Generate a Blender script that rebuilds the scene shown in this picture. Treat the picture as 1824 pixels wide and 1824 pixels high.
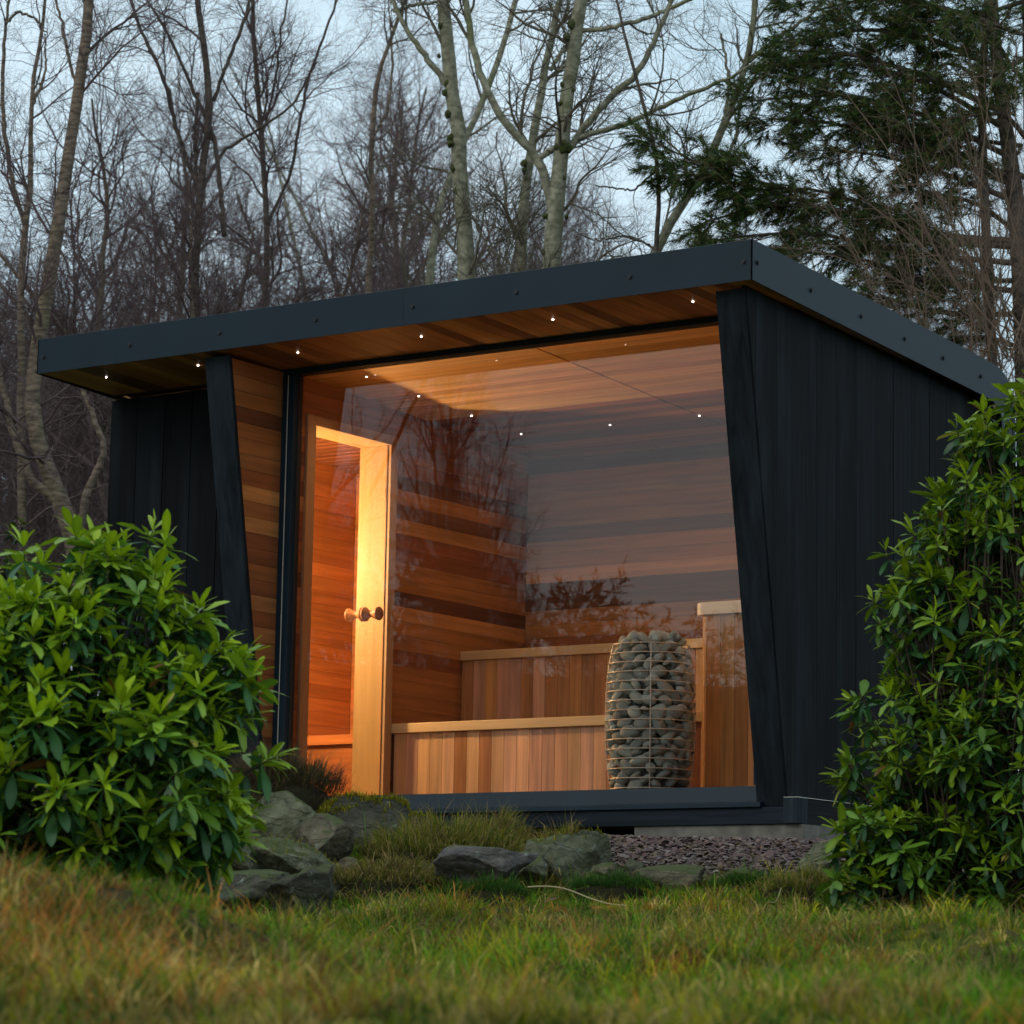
import bpy, bmesh, math, random
import numpy as np
from mathutils import Vector, Matrix
from math import radians, sin, cos, pi

for o in list(bpy.data.objects):
    bpy.data.objects.remove(o)
SC = bpy.context.scene
COL = SC.collection
random.seed(7)

# ------------------------------------------------------------------ camera
CP = np.array([6.947, -12.122, -0.914])
FPX = 5392.4
YAW, PIT, ROL = 0.602297515, 0.154343097, 0.01835987
_f = np.array([-sin(YAW)*cos(PIT), cos(YAW)*cos(PIT), sin(PIT)])
_r = np.array([cos(YAW), sin(YAW), 0.0]); _u = np.cross(_r, _f)
RX = cos(ROL)*_r + sin(ROL)*_u
UX = -sin(ROL)*_r + cos(ROL)*_u
FH = np.array([-sin(YAW), cos(YAW), 0.0]); RH = np.array([cos(YAW), sin(YAW), 0.0])
cam_d = bpy.data.cameras.new('camera')
cam = bpy.data.objects.new('camera', cam_d); COL.objects.link(cam)
cam.matrix_world = Matrix(((RX[0], UX[0], -_f[0], CP[0]), (RX[1], UX[1], -_f[1], CP[1]), (RX[2], UX[2], -_f[2], CP[2]), (0, 0, 0, 1)))
cam_d.sensor_width = 36.0; cam_d.sensor_height = 36.0
cam_d.lens = FPX/1824.0*36.0
cam_d.clip_start = 0.1; cam_d.clip_end = 600
cam_d.dof.use_dof = True; cam_d.dof.focus_distance = 14.3; cam_d.dof.aperture_fstop = 6.5
SC.camera = cam

# ------------------------------------------------------------------ sky, sun, exposure
W = bpy.data.worlds.new('World'); SC.world = W; W.use_nodes = True
nt = W.node_tree; nt.nodes.clear()
wo = nt.nodes.new('ShaderNodeOutputWorld'); bg = nt.nodes.new('ShaderNodeBackground')
sky = nt.nodes.new('ShaderNodeTexSky'); sky.sky_type = 'NISHITA'; sky.sun_disc = False
SUN_EL, SUN_AZ = 14.0, 200.0
sky.sun_elevation = radians(SUN_EL); sky.sun_rotation = radians(SUN_AZ)
tc = nt.nodes.new('ShaderNodeTexCoord'); mp = nt.nodes.new('ShaderNodeMapping')
mp.inputs['Scale'].default_value = (1.5, 1.5, 4.0)
ns = nt.nodes.new('ShaderNodeTexNoise'); ns.inputs['Scale'].default_value = 2.2; ns.inputs['Detail'].default_value = 6
cr = nt.nodes.new('ShaderNodeValToRGB')
cr.color_ramp.elements[0].position = 0.38; cr.color_ramp.elements[0].color = (4.6, 6.3, 7.4, 1)
cr.color_ramp.elements[1].position = 0.66; cr.color_ramp.elements[1].color = (6.6, 8.0, 8.9, 1)
mx = nt.nodes.new('ShaderNodeMixRGB'); mx.inputs[0].default_value = 0.9
nt.links.new(tc.outputs['Generated'], mp.inputs[0]); nt.links.new(mp.outputs[0], ns.inputs[0])
nt.links.new(ns.outputs[0], cr.inputs[0]); nt.links.new(sky.outputs[0], mx.inputs[1]); nt.links.new(cr.outputs[0], mx.inputs[2])
nt.links.new(mx.outputs[0], bg.inputs[0]); bg.inputs[1].default_value = 0.13
nt.links.new(bg.outputs[0], wo.inputs[0])
sd = bpy.data.lights.new('sun', 'SUN'); sd.energy = 0.7; sd.angle = radians(25); sd.color = (1.0, 0.95, 0.88)
so = bpy.data.objects.new('sun', sd); COL.objects.link(so)
_sdir = Vector((sin(radians(SUN_AZ))*cos(radians(38)), cos(radians(SUN_AZ))*cos(radians(38)), sin(radians(38))))
so.rotation_euler = _sdir.to_track_quat('Z', 'Y').to_euler(); so.location = (0, -10, 20)
SC.view_settings.view_transform = 'Standard'; SC.view_settings.look = 'None'
SC.view_settings.exposure = 0.0; SC.view_settings.gamma = 1.0; SC.view_settings.use_curve_mapping = False
SC.cycles.max_bounces = 10; SC.cycles.transparent_max_bounces = 16; SC.cycles.diffuse_bounces = 5

# ------------------------------------------------------------------ helpers
WL = {}                                   # world location of each object that is a parent

def at(px, py, d):
    """a world point seen in direction (px,py) of the 1824 px photo, d metres ahead"""
    r = RX*((px-912)/FPX) - UX*((py-912)/FPX) + _f
    return CP + r*(d/np.dot(r, FH))

def GP(s, d, z):
    p = CP + RH*s + FH*d
    return np.array([p[0], p[1], z])

def tag(o, label=None, cat=None, group=None, kind=None):
    if label: o['label'] = label
    if cat: o['category'] = cat
    if group: o['group'] = group
    if kind: o['kind'] = kind
    return o

def empty(name, loc, label=None, cat=None, group=None, parent=None):
    o = bpy.data.objects.new(name, None); COL.objects.link(o)
    o.empty_display_size = 0.1
    place(o, loc, parent)
    return tag(o, label, cat, group)

def place(o, loc, parent=None):
    loc = np.array(loc, float)
    WL[o.name] = loc
    if parent is not None:
        o.parent = parent; o.location = loc - WL[parent.name]
    else:
        o.location = loc

def add(name, mesh, loc=(0, 0, 0), parent=None, color=None, rot=None, scale=None):
    o = bpy.data.objects.new(name, mesh); COL.objects.link(o)
    place(o, loc, parent)
    if color is not None: o.color = (*color, 1)
    if rot is not None: o.rotation_euler = rot
    if scale is not None: o.scale = scale
    return o

def npmesh(name, V, F, mat=None, smooth=False, tint=None):
    """V (n,3); F list of arrays of equal-length faces or one array"""
    me = bpy.data.meshes.new(name)
    if isinstance(F, np.ndarray): F = [F]
    V = np.asarray(V, np.float32)
    loops = np.concatenate([f.reshape(-1) for f in F]).astype(np.int32)
    tot = np.concatenate([np.full(len(f), f.shape[1]) for f in F]).astype(np.int32)
    start = np.concatenate([[0], np.cumsum(tot)[:-1]]).astype(np.int32)
    me.vertices.add(len(V)); me.vertices.foreach_set('co', V.reshape(-1))
    me.loops.add(len(loops)); me.loops.foreach_set('vertex_index', loops)
    me.polygons.add(len(tot)); me.polygons.foreach_set('loop_start', start); me.polygons.foreach_set('loop_total', tot)
    me.polygons.foreach_set('use_smooth', np.full(len(tot), bool(smooth)))
    if tint is not None:
        a = me.attributes.new('tint', 'FLOAT_COLOR', 'POINT')
        c = np.ones((len(V), 4), np.float32); c[:, :3] = tint
        a.data.foreach_set('color', c.reshape(-1))
    me.update(calc_edges=True)
    if mat: me.materials.append(mat)
    return me

def boxmesh(name, sx, sy, sz, mat, bev=0.0):
    bm = bmesh.new(); bmesh.ops.create_cube(bm, size=1.0)
    for v in bm.verts: v.co = Vector((v.co.x*sx, v.co.y*sy, v.co.z*sz))
    if bev: bmesh.ops.bevel(bm, geom=list(bm.edges), offset=bev, segments=2, affect='EDGES', profile=0.5)
    me = bpy.data.meshes.new(name); bm.to_mesh(me); bm.free(); me.materials.append(mat)
    return me

def box(name, x0, x1, y0, y1, z0, z1, mat, parent=None, color=None, bev=0.0):
    me = boxmesh(name, x1-x0, y1-y0, z1-z0, mat, bev)
    return add(name, me, ((x0+x1)/2, (y0+y1)/2, (z0+z1)/2), parent, color)

def prism(name, poly, axis, a0, a1, mat, parent=None, color=None, loc=None, bev=0.0):
    """polygon (2D, in the two other axes) extruded along axis from a0 to a1"""
    n = len(poly); P = np.array(poly, float); V = np.zeros((2*n, 3)); oth = [i for i in range(3) if i != axis]
    V[:n, oth[0]] = P[:, 0]; V[:n, oth[1]] = P[:, 1]; V[:n, axis] = a0
    V[n:, oth[0]] = P[:, 0]; V[n:, oth[1]] = P[:, 1]; V[n:, axis] = a1
    c = V.mean(0) if loc is None else np.array(loc, float); V = V-c
    bm = bmesh.new(); vs = [bm.verts.new(v) for v in V]
    bm.faces.new(vs[:n]); bm.faces.new(vs[n:][::-1])
    for i in range(n):
        j = (i+1) % n; bm.faces.new((vs[i], vs[i+n], vs[j+n], vs[j]))
    bmesh.ops.recalc_face_normals(bm, faces=bm.faces)
    if bev: bmesh.ops.bevel(bm, geom=list(bm.edges), offset=bev, segments=2, affect='EDGES', profile=0.5)
    me = bpy.data.meshes.new(name); bm.to_mesh(me); bm.free(); me.materials.append(mat)
    return add(name, me, c, parent, color)

def clip(poly, a, b, c):
    """keep the part of a 2D polygon with a*x+b*y+c >= 0"""
    out = []
    for i in range(len(poly)):
        p, q = poly[i], poly[(i+1) % len(poly)]
        dp, dq = a*p[0]+b*p[1]+c, a*q[0]+b*q[1]+c
        if dp >= 0: out.append(p)
        if (dp >= 0) != (dq >= 0):
            t = dp/(dp-dq); out.append((p[0]+t*(q[0]-p[0]), p[1]+t*(q[1]-p[1])))
    return out

def tubes(pts, rad, sides):
    """pts (N,K,3) rad (N,K) -> verts, quads (open tubes)"""
    N, K, _ = pts.shape
    T = np.gradient(pts, axis=1); T /= np.linalg.norm(T, axis=2, keepdims=True)+1e-9
    m = T.mean(1); ref = np.where(np.abs(m[:, 2:3]) < 0.8, np.array([[0, 0, 1.0]]), np.array([[1.0, 0, 0]]))
    A = np.cross(T, ref[:, None, :]); A /= np.linalg.norm(A, axis=2, keepdims=True)+1e-9
    B = np.cross(T, A)
    th = np.arange(sides)*2*pi/sides
    V = pts[:, :, None, :] + rad[:, :, None, None]*(A[:, :, None, :]*np.cos(th)[None, None, :, None] + B[:, :, None, :]*np.sin(th)[None, None, :, None])
    V = V.reshape(-1, 3)
    n, k, s = np.meshgrid(np.arange(N), np.arange(K-1), np.arange(sides), indexing='ij')
    b = (n*K+k)*sides; s2 = (s+1) % sides
    F = np.stack([b+s, b+s2, b+sides+s2, b+sides+s], -1).reshape(-1, 4)
    return V, F

def join(parts):
    V, F, o = [], [], 0
    for v, f in parts:
        V.append(v); F.append(f+o); o += len(v)
    return np.concatenate(V), np.concatenate(F)

# ------------------------------------------------------------------ materials
def newmat(name):
    m = bpy.data.materials.new(name); m.use_nodes = True
    t = m.node_tree; b = t.nodes['Principled BSDF']
    return m, t, b

def N(t, kind, **kw):
    n = t.nodes.new(kind)
    for k, v in kw.items():
        if k.startswith('i_'): n.inputs[int(k[2:])].default_value = v
        else: setattr(n, k, v)
    return n

def objcoord(t, scale):
    tc = N(t, 'ShaderNodeTexCoord'); oi = N(t, 'ShaderNodeObjectInfo')
    m = N(t, 'ShaderNodeVectorMath', operation='SCALE'); m.inputs[3].default_value = 1.0
    mul = N(t, 'ShaderNodeMath', operation='MULTIPLY', i_1=37.0); t.links.new(oi.outputs['Random'], mul.inputs[0])
    cb = N(t, 'ShaderNodeCombineXYZ')
    for i in range(3): t.links.new(mul.outputs[0], cb.inputs[i])
    ad = N(t, 'ShaderNodeVectorMath', operation='ADD'); t.links.new(tc.outputs['Object'], ad.inputs[0]); t.links.new(cb.outputs[0], ad.inputs[1])
    mp = N(t, 'ShaderNodeMapping'); mp.inputs['Scale'].default_value = scale; t.links.new(ad.outputs[0], mp.inputs[0])
    return mp, oi

def wood(name, axis, rough=0.5, contrast=0.45, bump=0.15, knots=0.0, spec=0.3):
    m, t, b = newmat(name); b.inputs['Specular IOR Level'].default_value = spec
    sc = [34, 34, 34]; sc[axis] = 1.6
    mp, oi = objcoord(t, sc)
    n1 = N(t, 'ShaderNodeTexNoise'); n1.inputs['Scale'].default_value = 1.0; n1.inputs['Detail'].default_value = 5; n1.inputs['Distortion'].default_value = 0.6
    t.links.new(mp.outputs[0], n1.inputs[0])
    sc2 = [5.5, 5.5, 5.5]; sc2[axis] = 0.5
    mp2, _ = objcoord(t, sc2)
    n2 = N(t, 'ShaderNodeTexNoise'); n2.inputs['Scale'].default_value = 1.0; n2.inputs['Detail'].default_value = 3; t.links.new(mp2.outputs[0], n2.inputs[0])
    ad = N(t, 'ShaderNodeMath', operation='ADD'); t.links.new(n1.outputs[0], ad.inputs[0]); t.links.new(n2.outputs[0], ad.inputs[1])
    mr = N(t, 'ShaderNodeMapRange'); mr.inputs[1].default_value = 0.65; mr.inputs[2].default_value = 1.35
    mr.inputs[3].default_value = 1-contrast; mr.inputs[4].default_value = 1+contrast*0.6; t.links.new(ad.outputs[0], mr.inputs[0])
    mu = N(t, 'ShaderNodeMixRGB', blend_type='MULTIPLY'); mu.inputs[0].default_value = 1.0
    t.links.new(oi.outputs['Color'], mu.inputs[1]); t.links.new(mr.outputs[0], mu.inputs[2])
    last = mu.outputs[0]
    if knots:
        sck = [9, 9, 9]; sck[axis] = 2.6
        mk, _ = objcoord(t, sck)
        vo = N(t, 'ShaderNodeTexVoronoi'); vo.inputs['Scale'].default_value = 0.8; vo.inputs['Randomness'].default_value = 1.0; t.links.new(mk.outputs[0], vo.inputs[0])
        r = N(t, 'ShaderNodeMapRange'); r.inputs[1].default_value = 0.06; r.inputs[2].default_value = 0.22; r.inputs[3].default_value = 1-knots; r.inputs[4].default_value = 1.0
        t.links.new(vo.outputs[0], r.inputs[0])
        m2 = N(t, 'ShaderNodeMixRGB', blend_type='MULTIPLY'); m2.inputs[0].default_value = 1.0
        t.links.new(last, m2.inputs[1]); t.links.new(r.outputs[0], m2.inputs[2]); last = m2.outputs[0]
    t.links.new(last, b.inputs['Base Color'])
    b.inputs['Roughness'].default_value = rough
    bp = N(t, 'ShaderNodeBump'); bp.inputs['Strength'].default_value = bump; bp.inputs['Distance'].default_value = 0.003
    t.links.new(n1.outputs[0], bp.inputs['Height']); t.links.new(bp.outputs[0], b.inputs['Normal'])
    return m

CX, CY, CZ = wood('cedar_x', 0), wood('cedar_y', 1), wood('cedar_z', 2)
PX_, PZ_ = wood('pine_x', 0, contrast=0.18), wood('pine_z', 2, contrast=0.18, knots=0.65)
PY_ = wood('pine_y', 1, contrast=0.18, knots=0.3)
BURN = wood('charred_z', 2, rough=0.65, contrast=0.75, bump=0.6, knots=0.25, spec=0.08)
BURNX = wood('charred_x', 0, rough=0.65, contrast=0.75, bump=0.6, spec=0.08)
BURNY = wood('charred_y', 1, rough=0.65, contrast=0.75, bump=0.6, spec=0.08)

def weather(m):
    t = m.node_tree; b = t.nodes['Principled BSDF']; src = b.inputs['Base Color'].links[0].from_socket
    mp, _ = objcoord(t, (7, 7, .9)); n = N(t, 'ShaderNodeTexNoise'); n.inputs['Scale'].default_value = 1; n.inputs['Detail'].default_value = 7; n.inputs['Roughness'].default_value = .6; t.links.new(mp.outputs[0], n.inputs[0])
    r = N(t, 'ShaderNodeMapRange'); r.inputs[1].default_value = .5; r.inputs[2].default_value = .78; r.inputs[4].default_value = .55; t.links.new(n.outputs[0], r.inputs[0])
    mx = N(t, 'ShaderNodeMixRGB'); mx.inputs[2].default_value = (.022, .030, .036, 1); t.links.new(r.outputs[0], mx.inputs[0]); t.links.new(src, mx.inputs[1]); t.links.new(mx.outputs[0], b.inputs['Base Color'])
weather(BURN)

def plain(name, col, rough=0.5, metal=0.0, noise=0.0, nscale=20, bump=0.0, spec=0.5):
    m, t, b = newmat(name)
    b.inputs['Base Color'].default_value = (*col, 1); b.inputs['Roughness'].default_value = rough; b.inputs['Metallic'].default_value = metal
    b.inputs['Specular IOR Level'].default_value = spec
    if noise or bump:
        tc = N(t, 'ShaderNodeTexCoord'); n = N(t, 'ShaderNodeTexNoise'); n.inputs['Scale'].default_value = nscale; n.inputs['Detail'].default_value = 6
        t.links.new(tc.outputs['Object'], n.inputs[0])
        if noise:
            r = N(t, 'ShaderNodeMapRange'); r.inputs[1].default_value = 0.3; r.inputs[2].default_value = 0.7
            r.inputs[3].default_value = 1-noise; r.inputs[4].default_value = 1+noise
            mu = N(t, 'ShaderNodeMixRGB', blend_type='MULTIPLY'); mu.inputs[0].default_value = 1; mu.inputs[1].default_value = (*col, 1)
            t.links.new(n.outputs[0], r.inputs[0]); t.links.new(r.outputs[0], mu.inputs[2]); t.links.new(mu.outputs[0], b.inputs['Base Color'])
        if bump:
            bp = N(t, 'ShaderNodeBump'); bp.inputs['Strength'].default_value = bump; bp.inputs['Distance'].default_value = 0.01
            t.links.new(n.outputs[0], bp.inputs['Height']); t.links.new(bp.outputs[0], b.inputs['Normal'])
    return m

METAL = plain('powder_coated_steel', (0.007, 0.018, 0.027), 0.45, 0.0, 0.12, 3.0, 0.0, 0.2)
BLACK = plain('black_rubber', (0.008, 0.008, 0.009), 0.6)
DARK = plain('dark_backing', (0.012, 0.010, 0.009), 0.9)
DARKWOOD = plain('dark_cedar_joint', (0.035, 0.015, 0.008), 0.9)
CONC = plain('concrete', (0.16, 0.14, 0.115), 0.9, 0, 0.35, 14, 0.4)
WIRE = plain('steel_wire', (0.72, 0.66, 0.56), 0.35, 0.35)
STONE_SHADE = plain('inner_stone', (0.12, 0.125, 0.115), 0.8)  # darker copy of the heater stone; shade of the gaps put into its colour
STONE = plain('heater_stone', (0.36, 0.405, 0.37), 0.75, 0, 0.3, 60, 0.3)
FLOORM = plain('floor_tile', (0.10, 0.055, 0.03), 0.7, 0, 0.2, 8)

def emit(name, col, s):
    m, t, b = newmat(name)
    b.inputs['Base Color'].default_value = (0, 0, 0, 1)
    b.inputs['Emission Color'].default_value = (*col, 1); b.inputs['Emission Strength'].default_value = s
    return m
DL = emit('downlight_lens', (1.0, 0.85, 0.75), 14.0)
LAMPG = emit('lamp_glass', (1.0, 0.55, 0.2), 10.0)
REDHOT = emit('glowing_element', (1.0, 0.03, 0.01), 0.9)

def glassmat(name, k, tint):
    m, t, b = newmat(name); t.nodes.remove(b)
    out = t.nodes['Material Output']
    tr = N(t, 'ShaderNodeBsdfTransparent'); tr.inputs[0].default_value = (*tint, 1)
    gl = N(t, 'ShaderNodeBsdfGlossy'); gl.inputs['Roughness'].default_value = 0.0
    fr = N(t, 'ShaderNodeFresnel'); fr.inputs[0].default_value = 1.5
    mu = N(t, 'ShaderNodeMath', operation='MULTIPLY', i_1=k, use_clamp=True); t.links.new(fr.outputs[0], mu.inputs[0])
    ms = N(t, 'ShaderNodeMixShader'); t.links.new(mu.outputs[0], ms.inputs[0]); t.links.new(tr.outputs[0], ms.inputs[1]); t.links.new(gl.outputs[0], ms.inputs[2])
    t.links.new(ms.outputs[0], out.inputs[0])
    return m
GLASS = glassmat('double_glazing', 1.65, (0.93, 0.93, 0.92))
DGLASS = glassmat('door_glass', 0.6, (0.97, 0.95, 0.92))

# cedar tints
L_, M_, D_, R_, P_ = (0.50, 0.25, 0.095), (0.38, 0.17, 0.062), (0.15, 0.062, 0.030), (0.28, 0.105, 0.044), (0.66, 0.38, 0.23)
def jit(c, a=0.1):
    k = 1+random.uniform(-a, a)
    return (c[0]*k, c[1]*k*(1+random.uniform(-.04, .04)), c[2]*k*(1+random.uniform(-.08, .08)))
def rnd(weights=((M_, 4), (L_, 3), (R_, 2), (D_, 1.3))):
    t = random.uniform(0, sum(w for _, w in weights))
    for c, w in weights:
        t -= w
        if t <= 0: return jit(c)
    return jit(M_)
BN = (0.0060, 0.0072, 0.0090)
def burn():
    k = random.uniform(0.6, 1.35)
    return (BN[0]*k, BN[1]*k, BN[2]*k)

# ------------------------------------------------------------------ sauna cabin
CAB = empty('sauna_cabin', (-1.9, 0.8, -0.25), 'black charred timber sauna cabin with a glass front and an overhanging steel edged roof', 'sauna cabin')
def rake(z): return -0.097-0.1755*z
def zc(y): return 2.205-0.05*y
ZB = -0.1035
G_ = 0.0035
# right side wall
sw = prism('side_wall', [(rake(ZB)+0.04, ZB), (rake(2.2)+0.04, 2.2), (2.08, zc(2.08)-.01), (2.08, ZB)], 0, 0.075, 0.190, DARK, CAB)
edges = [-0.594, -0.4005, -0.207, -0.0105]
while edges[-1] < 2.0: edges.append(edges[-1]+0.1935)
edges[-1] = 2.085
for a, b in zip(edges[:-1], edges[1:]):
    poly = [(a+.0007, ZB), (b-.0007, ZB), (b-.0007, zc(b)), (a+.0007, zc(a))]
    poly = clip(poly, 1, 0.1755, 0.097)
    if len(poly) > 2:
        dx = random.uniform(0, .003)
        prism('plank', poly, 0, 0.190, 0.213+dx, BURN, sw, burn(), bev=0.0012)
prism('corner_board', [(rake(ZB)-.004, ZB), (rake(2.22)-.004, 2.22), (rake(2.22)+.026, 2.22), (rake(ZB)+.026, ZB)], 0, 0.054, 0.206, BURN, sw, (0.012, 0.0155, 0.019), bev=0.002)
for k in range(27):
    z0 = k*0.0795
    poly = clip([(-0.5, z0+.001), (2.1, z0+.001), (2.1, z0+.0785), (-0.5, z0+.0785)], 1, 0.1755, 0.065)
    prism('cedar_lining_plank', poly, 0, 0.060, 0.0745, CY, sw, rnd())
# left return wall (cedar lined fin)
rw = prism('return_wall', [(rake(ZB)+0.04, ZB), (rake(2.2)+0.04, 2.2), (0.0, 2.2), (0.0, ZB)], 0, -2.955, -2.837, DARK, CAB)
RT = {24: M_, 25: L_, 23: D_, 22: M_, 21: M_, 20: M_, 19: R_, 18: L_, 17: M_, 16: L_, 15: R_, 14: R_, 13: M_, 12: R_, 11: L_, 10: R_, 9: M_, 8: M_, 7: R_, 6: R_, 5: L_, 4: R_, 3: M_, 2: D_, 1: M_, 0: M_, 26: M_}
for k in range(0, 27):
    z0 = 0.065+(k-0)*0.0795
    if z0 > 2.2: continue
    z1 = min(z0+0.0795, 2.215)
    poly = clip([(-0.6, z0+.0006), (-0.03, z0+.0006), (-0.03, z1-.0006), (-0.6, z1-.0006)], 1, 0.1755, 0.075)
    if len(poly) > 2: prism('plank', poly, 0, -2.836, -2.820-random.uniform(0, .001), CY, rw, tuple(a_*b_ for a_, b_ in zip(jit(RT.get(k, M_), .15), (.88, .68, .52))), bev=0.001)
prism('corner_board', [(rake(ZB)-.004, ZB), (rake(2.22)-.004, 2.22), (rake(2.22)+.022, 2.22), (rake(ZB)+.022, ZB)], 0, -2.978, -2.818, BURN, rw, (0.014, 0.019, 0.024), bev=0.002)
# left front wall, set back behind the fin
fw = box('front_wall', -4.07, -2.96, 0.062, 0.11, -0.2, 2.2, DARK, CAB)
x = -4.085
k = 0
while x < -2.97:
    x1 = min(x+0.1935, -2.962)
    box('plank', x+.002, x1-.002, 0.04-random.uniform(0, .003), 0.0615, -0.2, 2.19, BURN, fw, burn(), bev=0.002); x = x1
# left outer wall and back wall
lw = box('outer_wall', -4.07, -4.02, 0.115, 2.195, -0.2, 2.07, DARK, CAB)
y = 0.0615
while y < 2.09:
    y1 = min(y+0.1935, 2.1); box('plank', -4.092, -4.071, y+.002, y1-.002, -0.2, zc(y1)-.01, BURN, lw, burn()); y = y1
bw = box('back_wall', -4.0195, 0.19, 2.168, 2.195, -0.1, 2.08, DARK, CAB)
BT = {25: D_, 24: M_, 23: L_, 22: M_, 21: M_, 20: D_, 19: M_, 18: M_, 17: L_, 16: D_, 15: D_, 14: M_, 13: M_, 12: R_, 11: L_}
for k in range(27):
    z0 = 0.0795*k
    box('plank', -2.758, 0.058, 2.150, 2.1675, z0+.0006, min(z0+.0789, 2.108), CX, bw, jit(BT.get(k, M_), .07))
# interior partition wall with the door (pieces around the opening)
iw = prism('partition_wall', [(0.02, -0.02), (0.02, 2.19), (2.14, 2.09), (2.14, 0.0), (0.86, 0.0), (0.86, 2.0), (0.10, 2.0), (0.10, -0.02)], 0, -2.95, -2.777, DARKWOOD, CAB)
IT = {26: M_, 25: M_, 24: M_, 23: M_, 22: R_, 21: D_, 20: M_, 19: D_, 18: L_, 17: R_, 16: R_, 15: M_, 14: M_, 13: D_, 12: L_, 11: M_, 10: M_, 9: R_, 8: M_}
for k in range(0, 28):
    z0 = 0.0555+(k-0)*0.0795
    z1 = z0+.0789
    if z0 > 2.19: continue
    c = jit(IT.get(k-0, M_), .08)
    if z0 < 2.0:
        box('plank', -2.776, -2.760, 0.871, 2.1495, z0+.0006, z1, CY, iw, c)
        box('plank', -2.776, -2.760, 0.026, 0.080, z0+.0006, z1, CY, iw, c)
        if z1 > 2.006: box('plank', -2.776, -2.760, 0.0805, 0.8705, 2.0045, z1, CY, iw, c)
    else:
        poly = clip([(0.026, z0+.0006), (2.1495, z0+.0006), (2.1495, z1), (0.026, z1)], -.05, -1, 2.214)
        if len(poly) > 2: prism('plank', poly, 0, -2.776, -2.760, CY, iw, c)
for k in range(27):            # changing room side lining
    z0 = 0.0795*k
    if z0 > 2.1: continue
    box('plank', -4.018, -4.000, 0.115, 2.139, z0+.0006, min(z0+.0789, 2.12), CY, lw, jit((0.50, 0.18, 0.05), .12))
    box('plank', -3.998, -2.955, 2.14, 2.1675, z0+.0006, min(z0+.0789, 2.108), CX, bw, jit((0.46, 0.17, 0.05), .12))
# floor
box('floor', -2.955, 0.19, 0.03, 2.165, -0.06, -0.004, FLOORM, CAB)
box('changing_floor', -4.0, -2.957, 0.115, 2.165, -0.06, -0.004, FLOORM, CAB)
# roof core, with rounded rear
XL, XR = -4.08, 0.285
rf = prism('roof', [(-0.5515, 2.268), (-0.5515, 2.408), (1.98, 2.285), (2.10, 2.24), (2.165, 2.17), (2.185, 2.132)], 0, XL+.008, XR-.008, METAL, CAB)
FC = (0.9, 0.9, 0.9)
fas = prism('front_fascia', [(-0.560, 2.235), (-0.560, 2.421), (-0.552, 2.424), (-0.5535, 2.235)], 0, XL, XR, METAL, CAB)
def screwmesh():
    bm = bmesh.new()
    bmesh.ops.create_cone(bm, cap_ends=True, segments=6, radius1=0.009, radius2=0.009, depth=0.007)
    bmesh.ops.create_cone(bm, cap_ends=True, segments=12, radius1=0.013, radius2=0.012, depth=0.003, matrix=Matrix.Translation((0, 0, -0.0035)))
    me = bpy.data.meshes.new('screw'); bm.to_mesh(me); bm.free(); me.materials.append(BLACK); return me
SCR = screwmesh()
for i, x in enumerate((-4.037, -3.43, -2.825, -2.207, -1.609, -0.999, -0.364, 0.243)):
    add('screw', SCR, (x, -0.5650, 2.323), fas, rot=(pi/2, 0, 0))
box('panel_joint', -1.668, -1.666, -0.5612, -0.5602, 2.237, 2.42, BLACK, fas)
def arc(cy, cz, r, a0, a1, n):
    return [(cy+r*cos(a0+(a1-a0)*i/n), cz+r*sin(a0+(a1-a0)*i/n)) for i in range(n+1)]
top = [(-0.560, 2.423), (1.60, 2.320)] + [(1.85, 2.306), (1.99, 2.296), (2.07, 2.272), (2.13, 2.235), (2.175, 2.18), (2.20, 2.10), (2.205, 2.0), (2.205, -0.1)]
bot = [(2.045, -0.1), (2.045, 1.96), (2.038, 2.02), (2.014, 2.07), (1.965, 2.095), (1.92, 2.104), (1.80, 2.112), (1.117, 2.148), (-0.560, 2.235)]
def strip_side(name, x0, x1):
    T = np.array(top); n = 60
    def res(P, m):
        P = np.array(P); s = np.r_[0, np.cumsum(np.linalg.norm(np.diff(P, axis=0), axis=1))]; u = np.linspace(0, s[-1], m)
        return np.c_[np.interp(u, s, P[:, 0]), np.interp(u, s, P[:, 1])]
    # pair top/bottom points by hand so the band stays clean
    tp = [top[0], (0.5, 2.3725), (1.117, 2.343), (1.60, 2.320), (1.85, 2.306), (1.99, 2.296), (2.07, 2.272), (2.13, 2.235), (2.175, 2.18), (2.20, 2.10), (2.205, 2.0), (2.205, -0.1)]
    bt = [bot[-1], (0.5, 2.180), (1.117, 2.148), (1.60, 2.123), (1.80, 2.112), (1.89, 2.106), (1.94, 2.10), (1.98, 2.088), (2.014, 2.07), (2.038, 2.03), (2.045, 1.96), (2.045, -0.1)]
    m = len(tp); V = np.array([(x0, *p) for p in tp]+[(x0, *p) for p in bt]+[(x1, *p) for p in tp]+[(x1, *p) for p in bt])
    F = []
    for i in range(m-1):
        a, b, c, d = i, i+1, m+i+1, m+i
        F += [(a, b, c, d), (2*m+d, 2*m+c, 2*m+b, 2*m+a), (a, 2*m+a, 2*m+b, b), (d, c, 2*m+c, 2*m+d)]
    F += [(0, m, 3*m, 2*m), (m-1, 3*m-1, 4*m-1, 2*m-1)]
    c = V.mean(0)
    return add(name, npmesh(name, V-c, np.array(F), METAL), c, CAB)
sf = strip_side('side_fascia', XR-0.006, XR)
for y, z in ((-0.511, 2.323), (-0.01, 2.296), (0.487, 2.268), (0.941, 2.244), (1.362, 2.224), (1.792, 2.206), (2.099, 2.128)):
    add('screw', SCR, (XR+0.005, y, z), sf, rot=(0, pi/2, 0))
strip_side('side_fascia', XL, XL+0.006)
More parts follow.
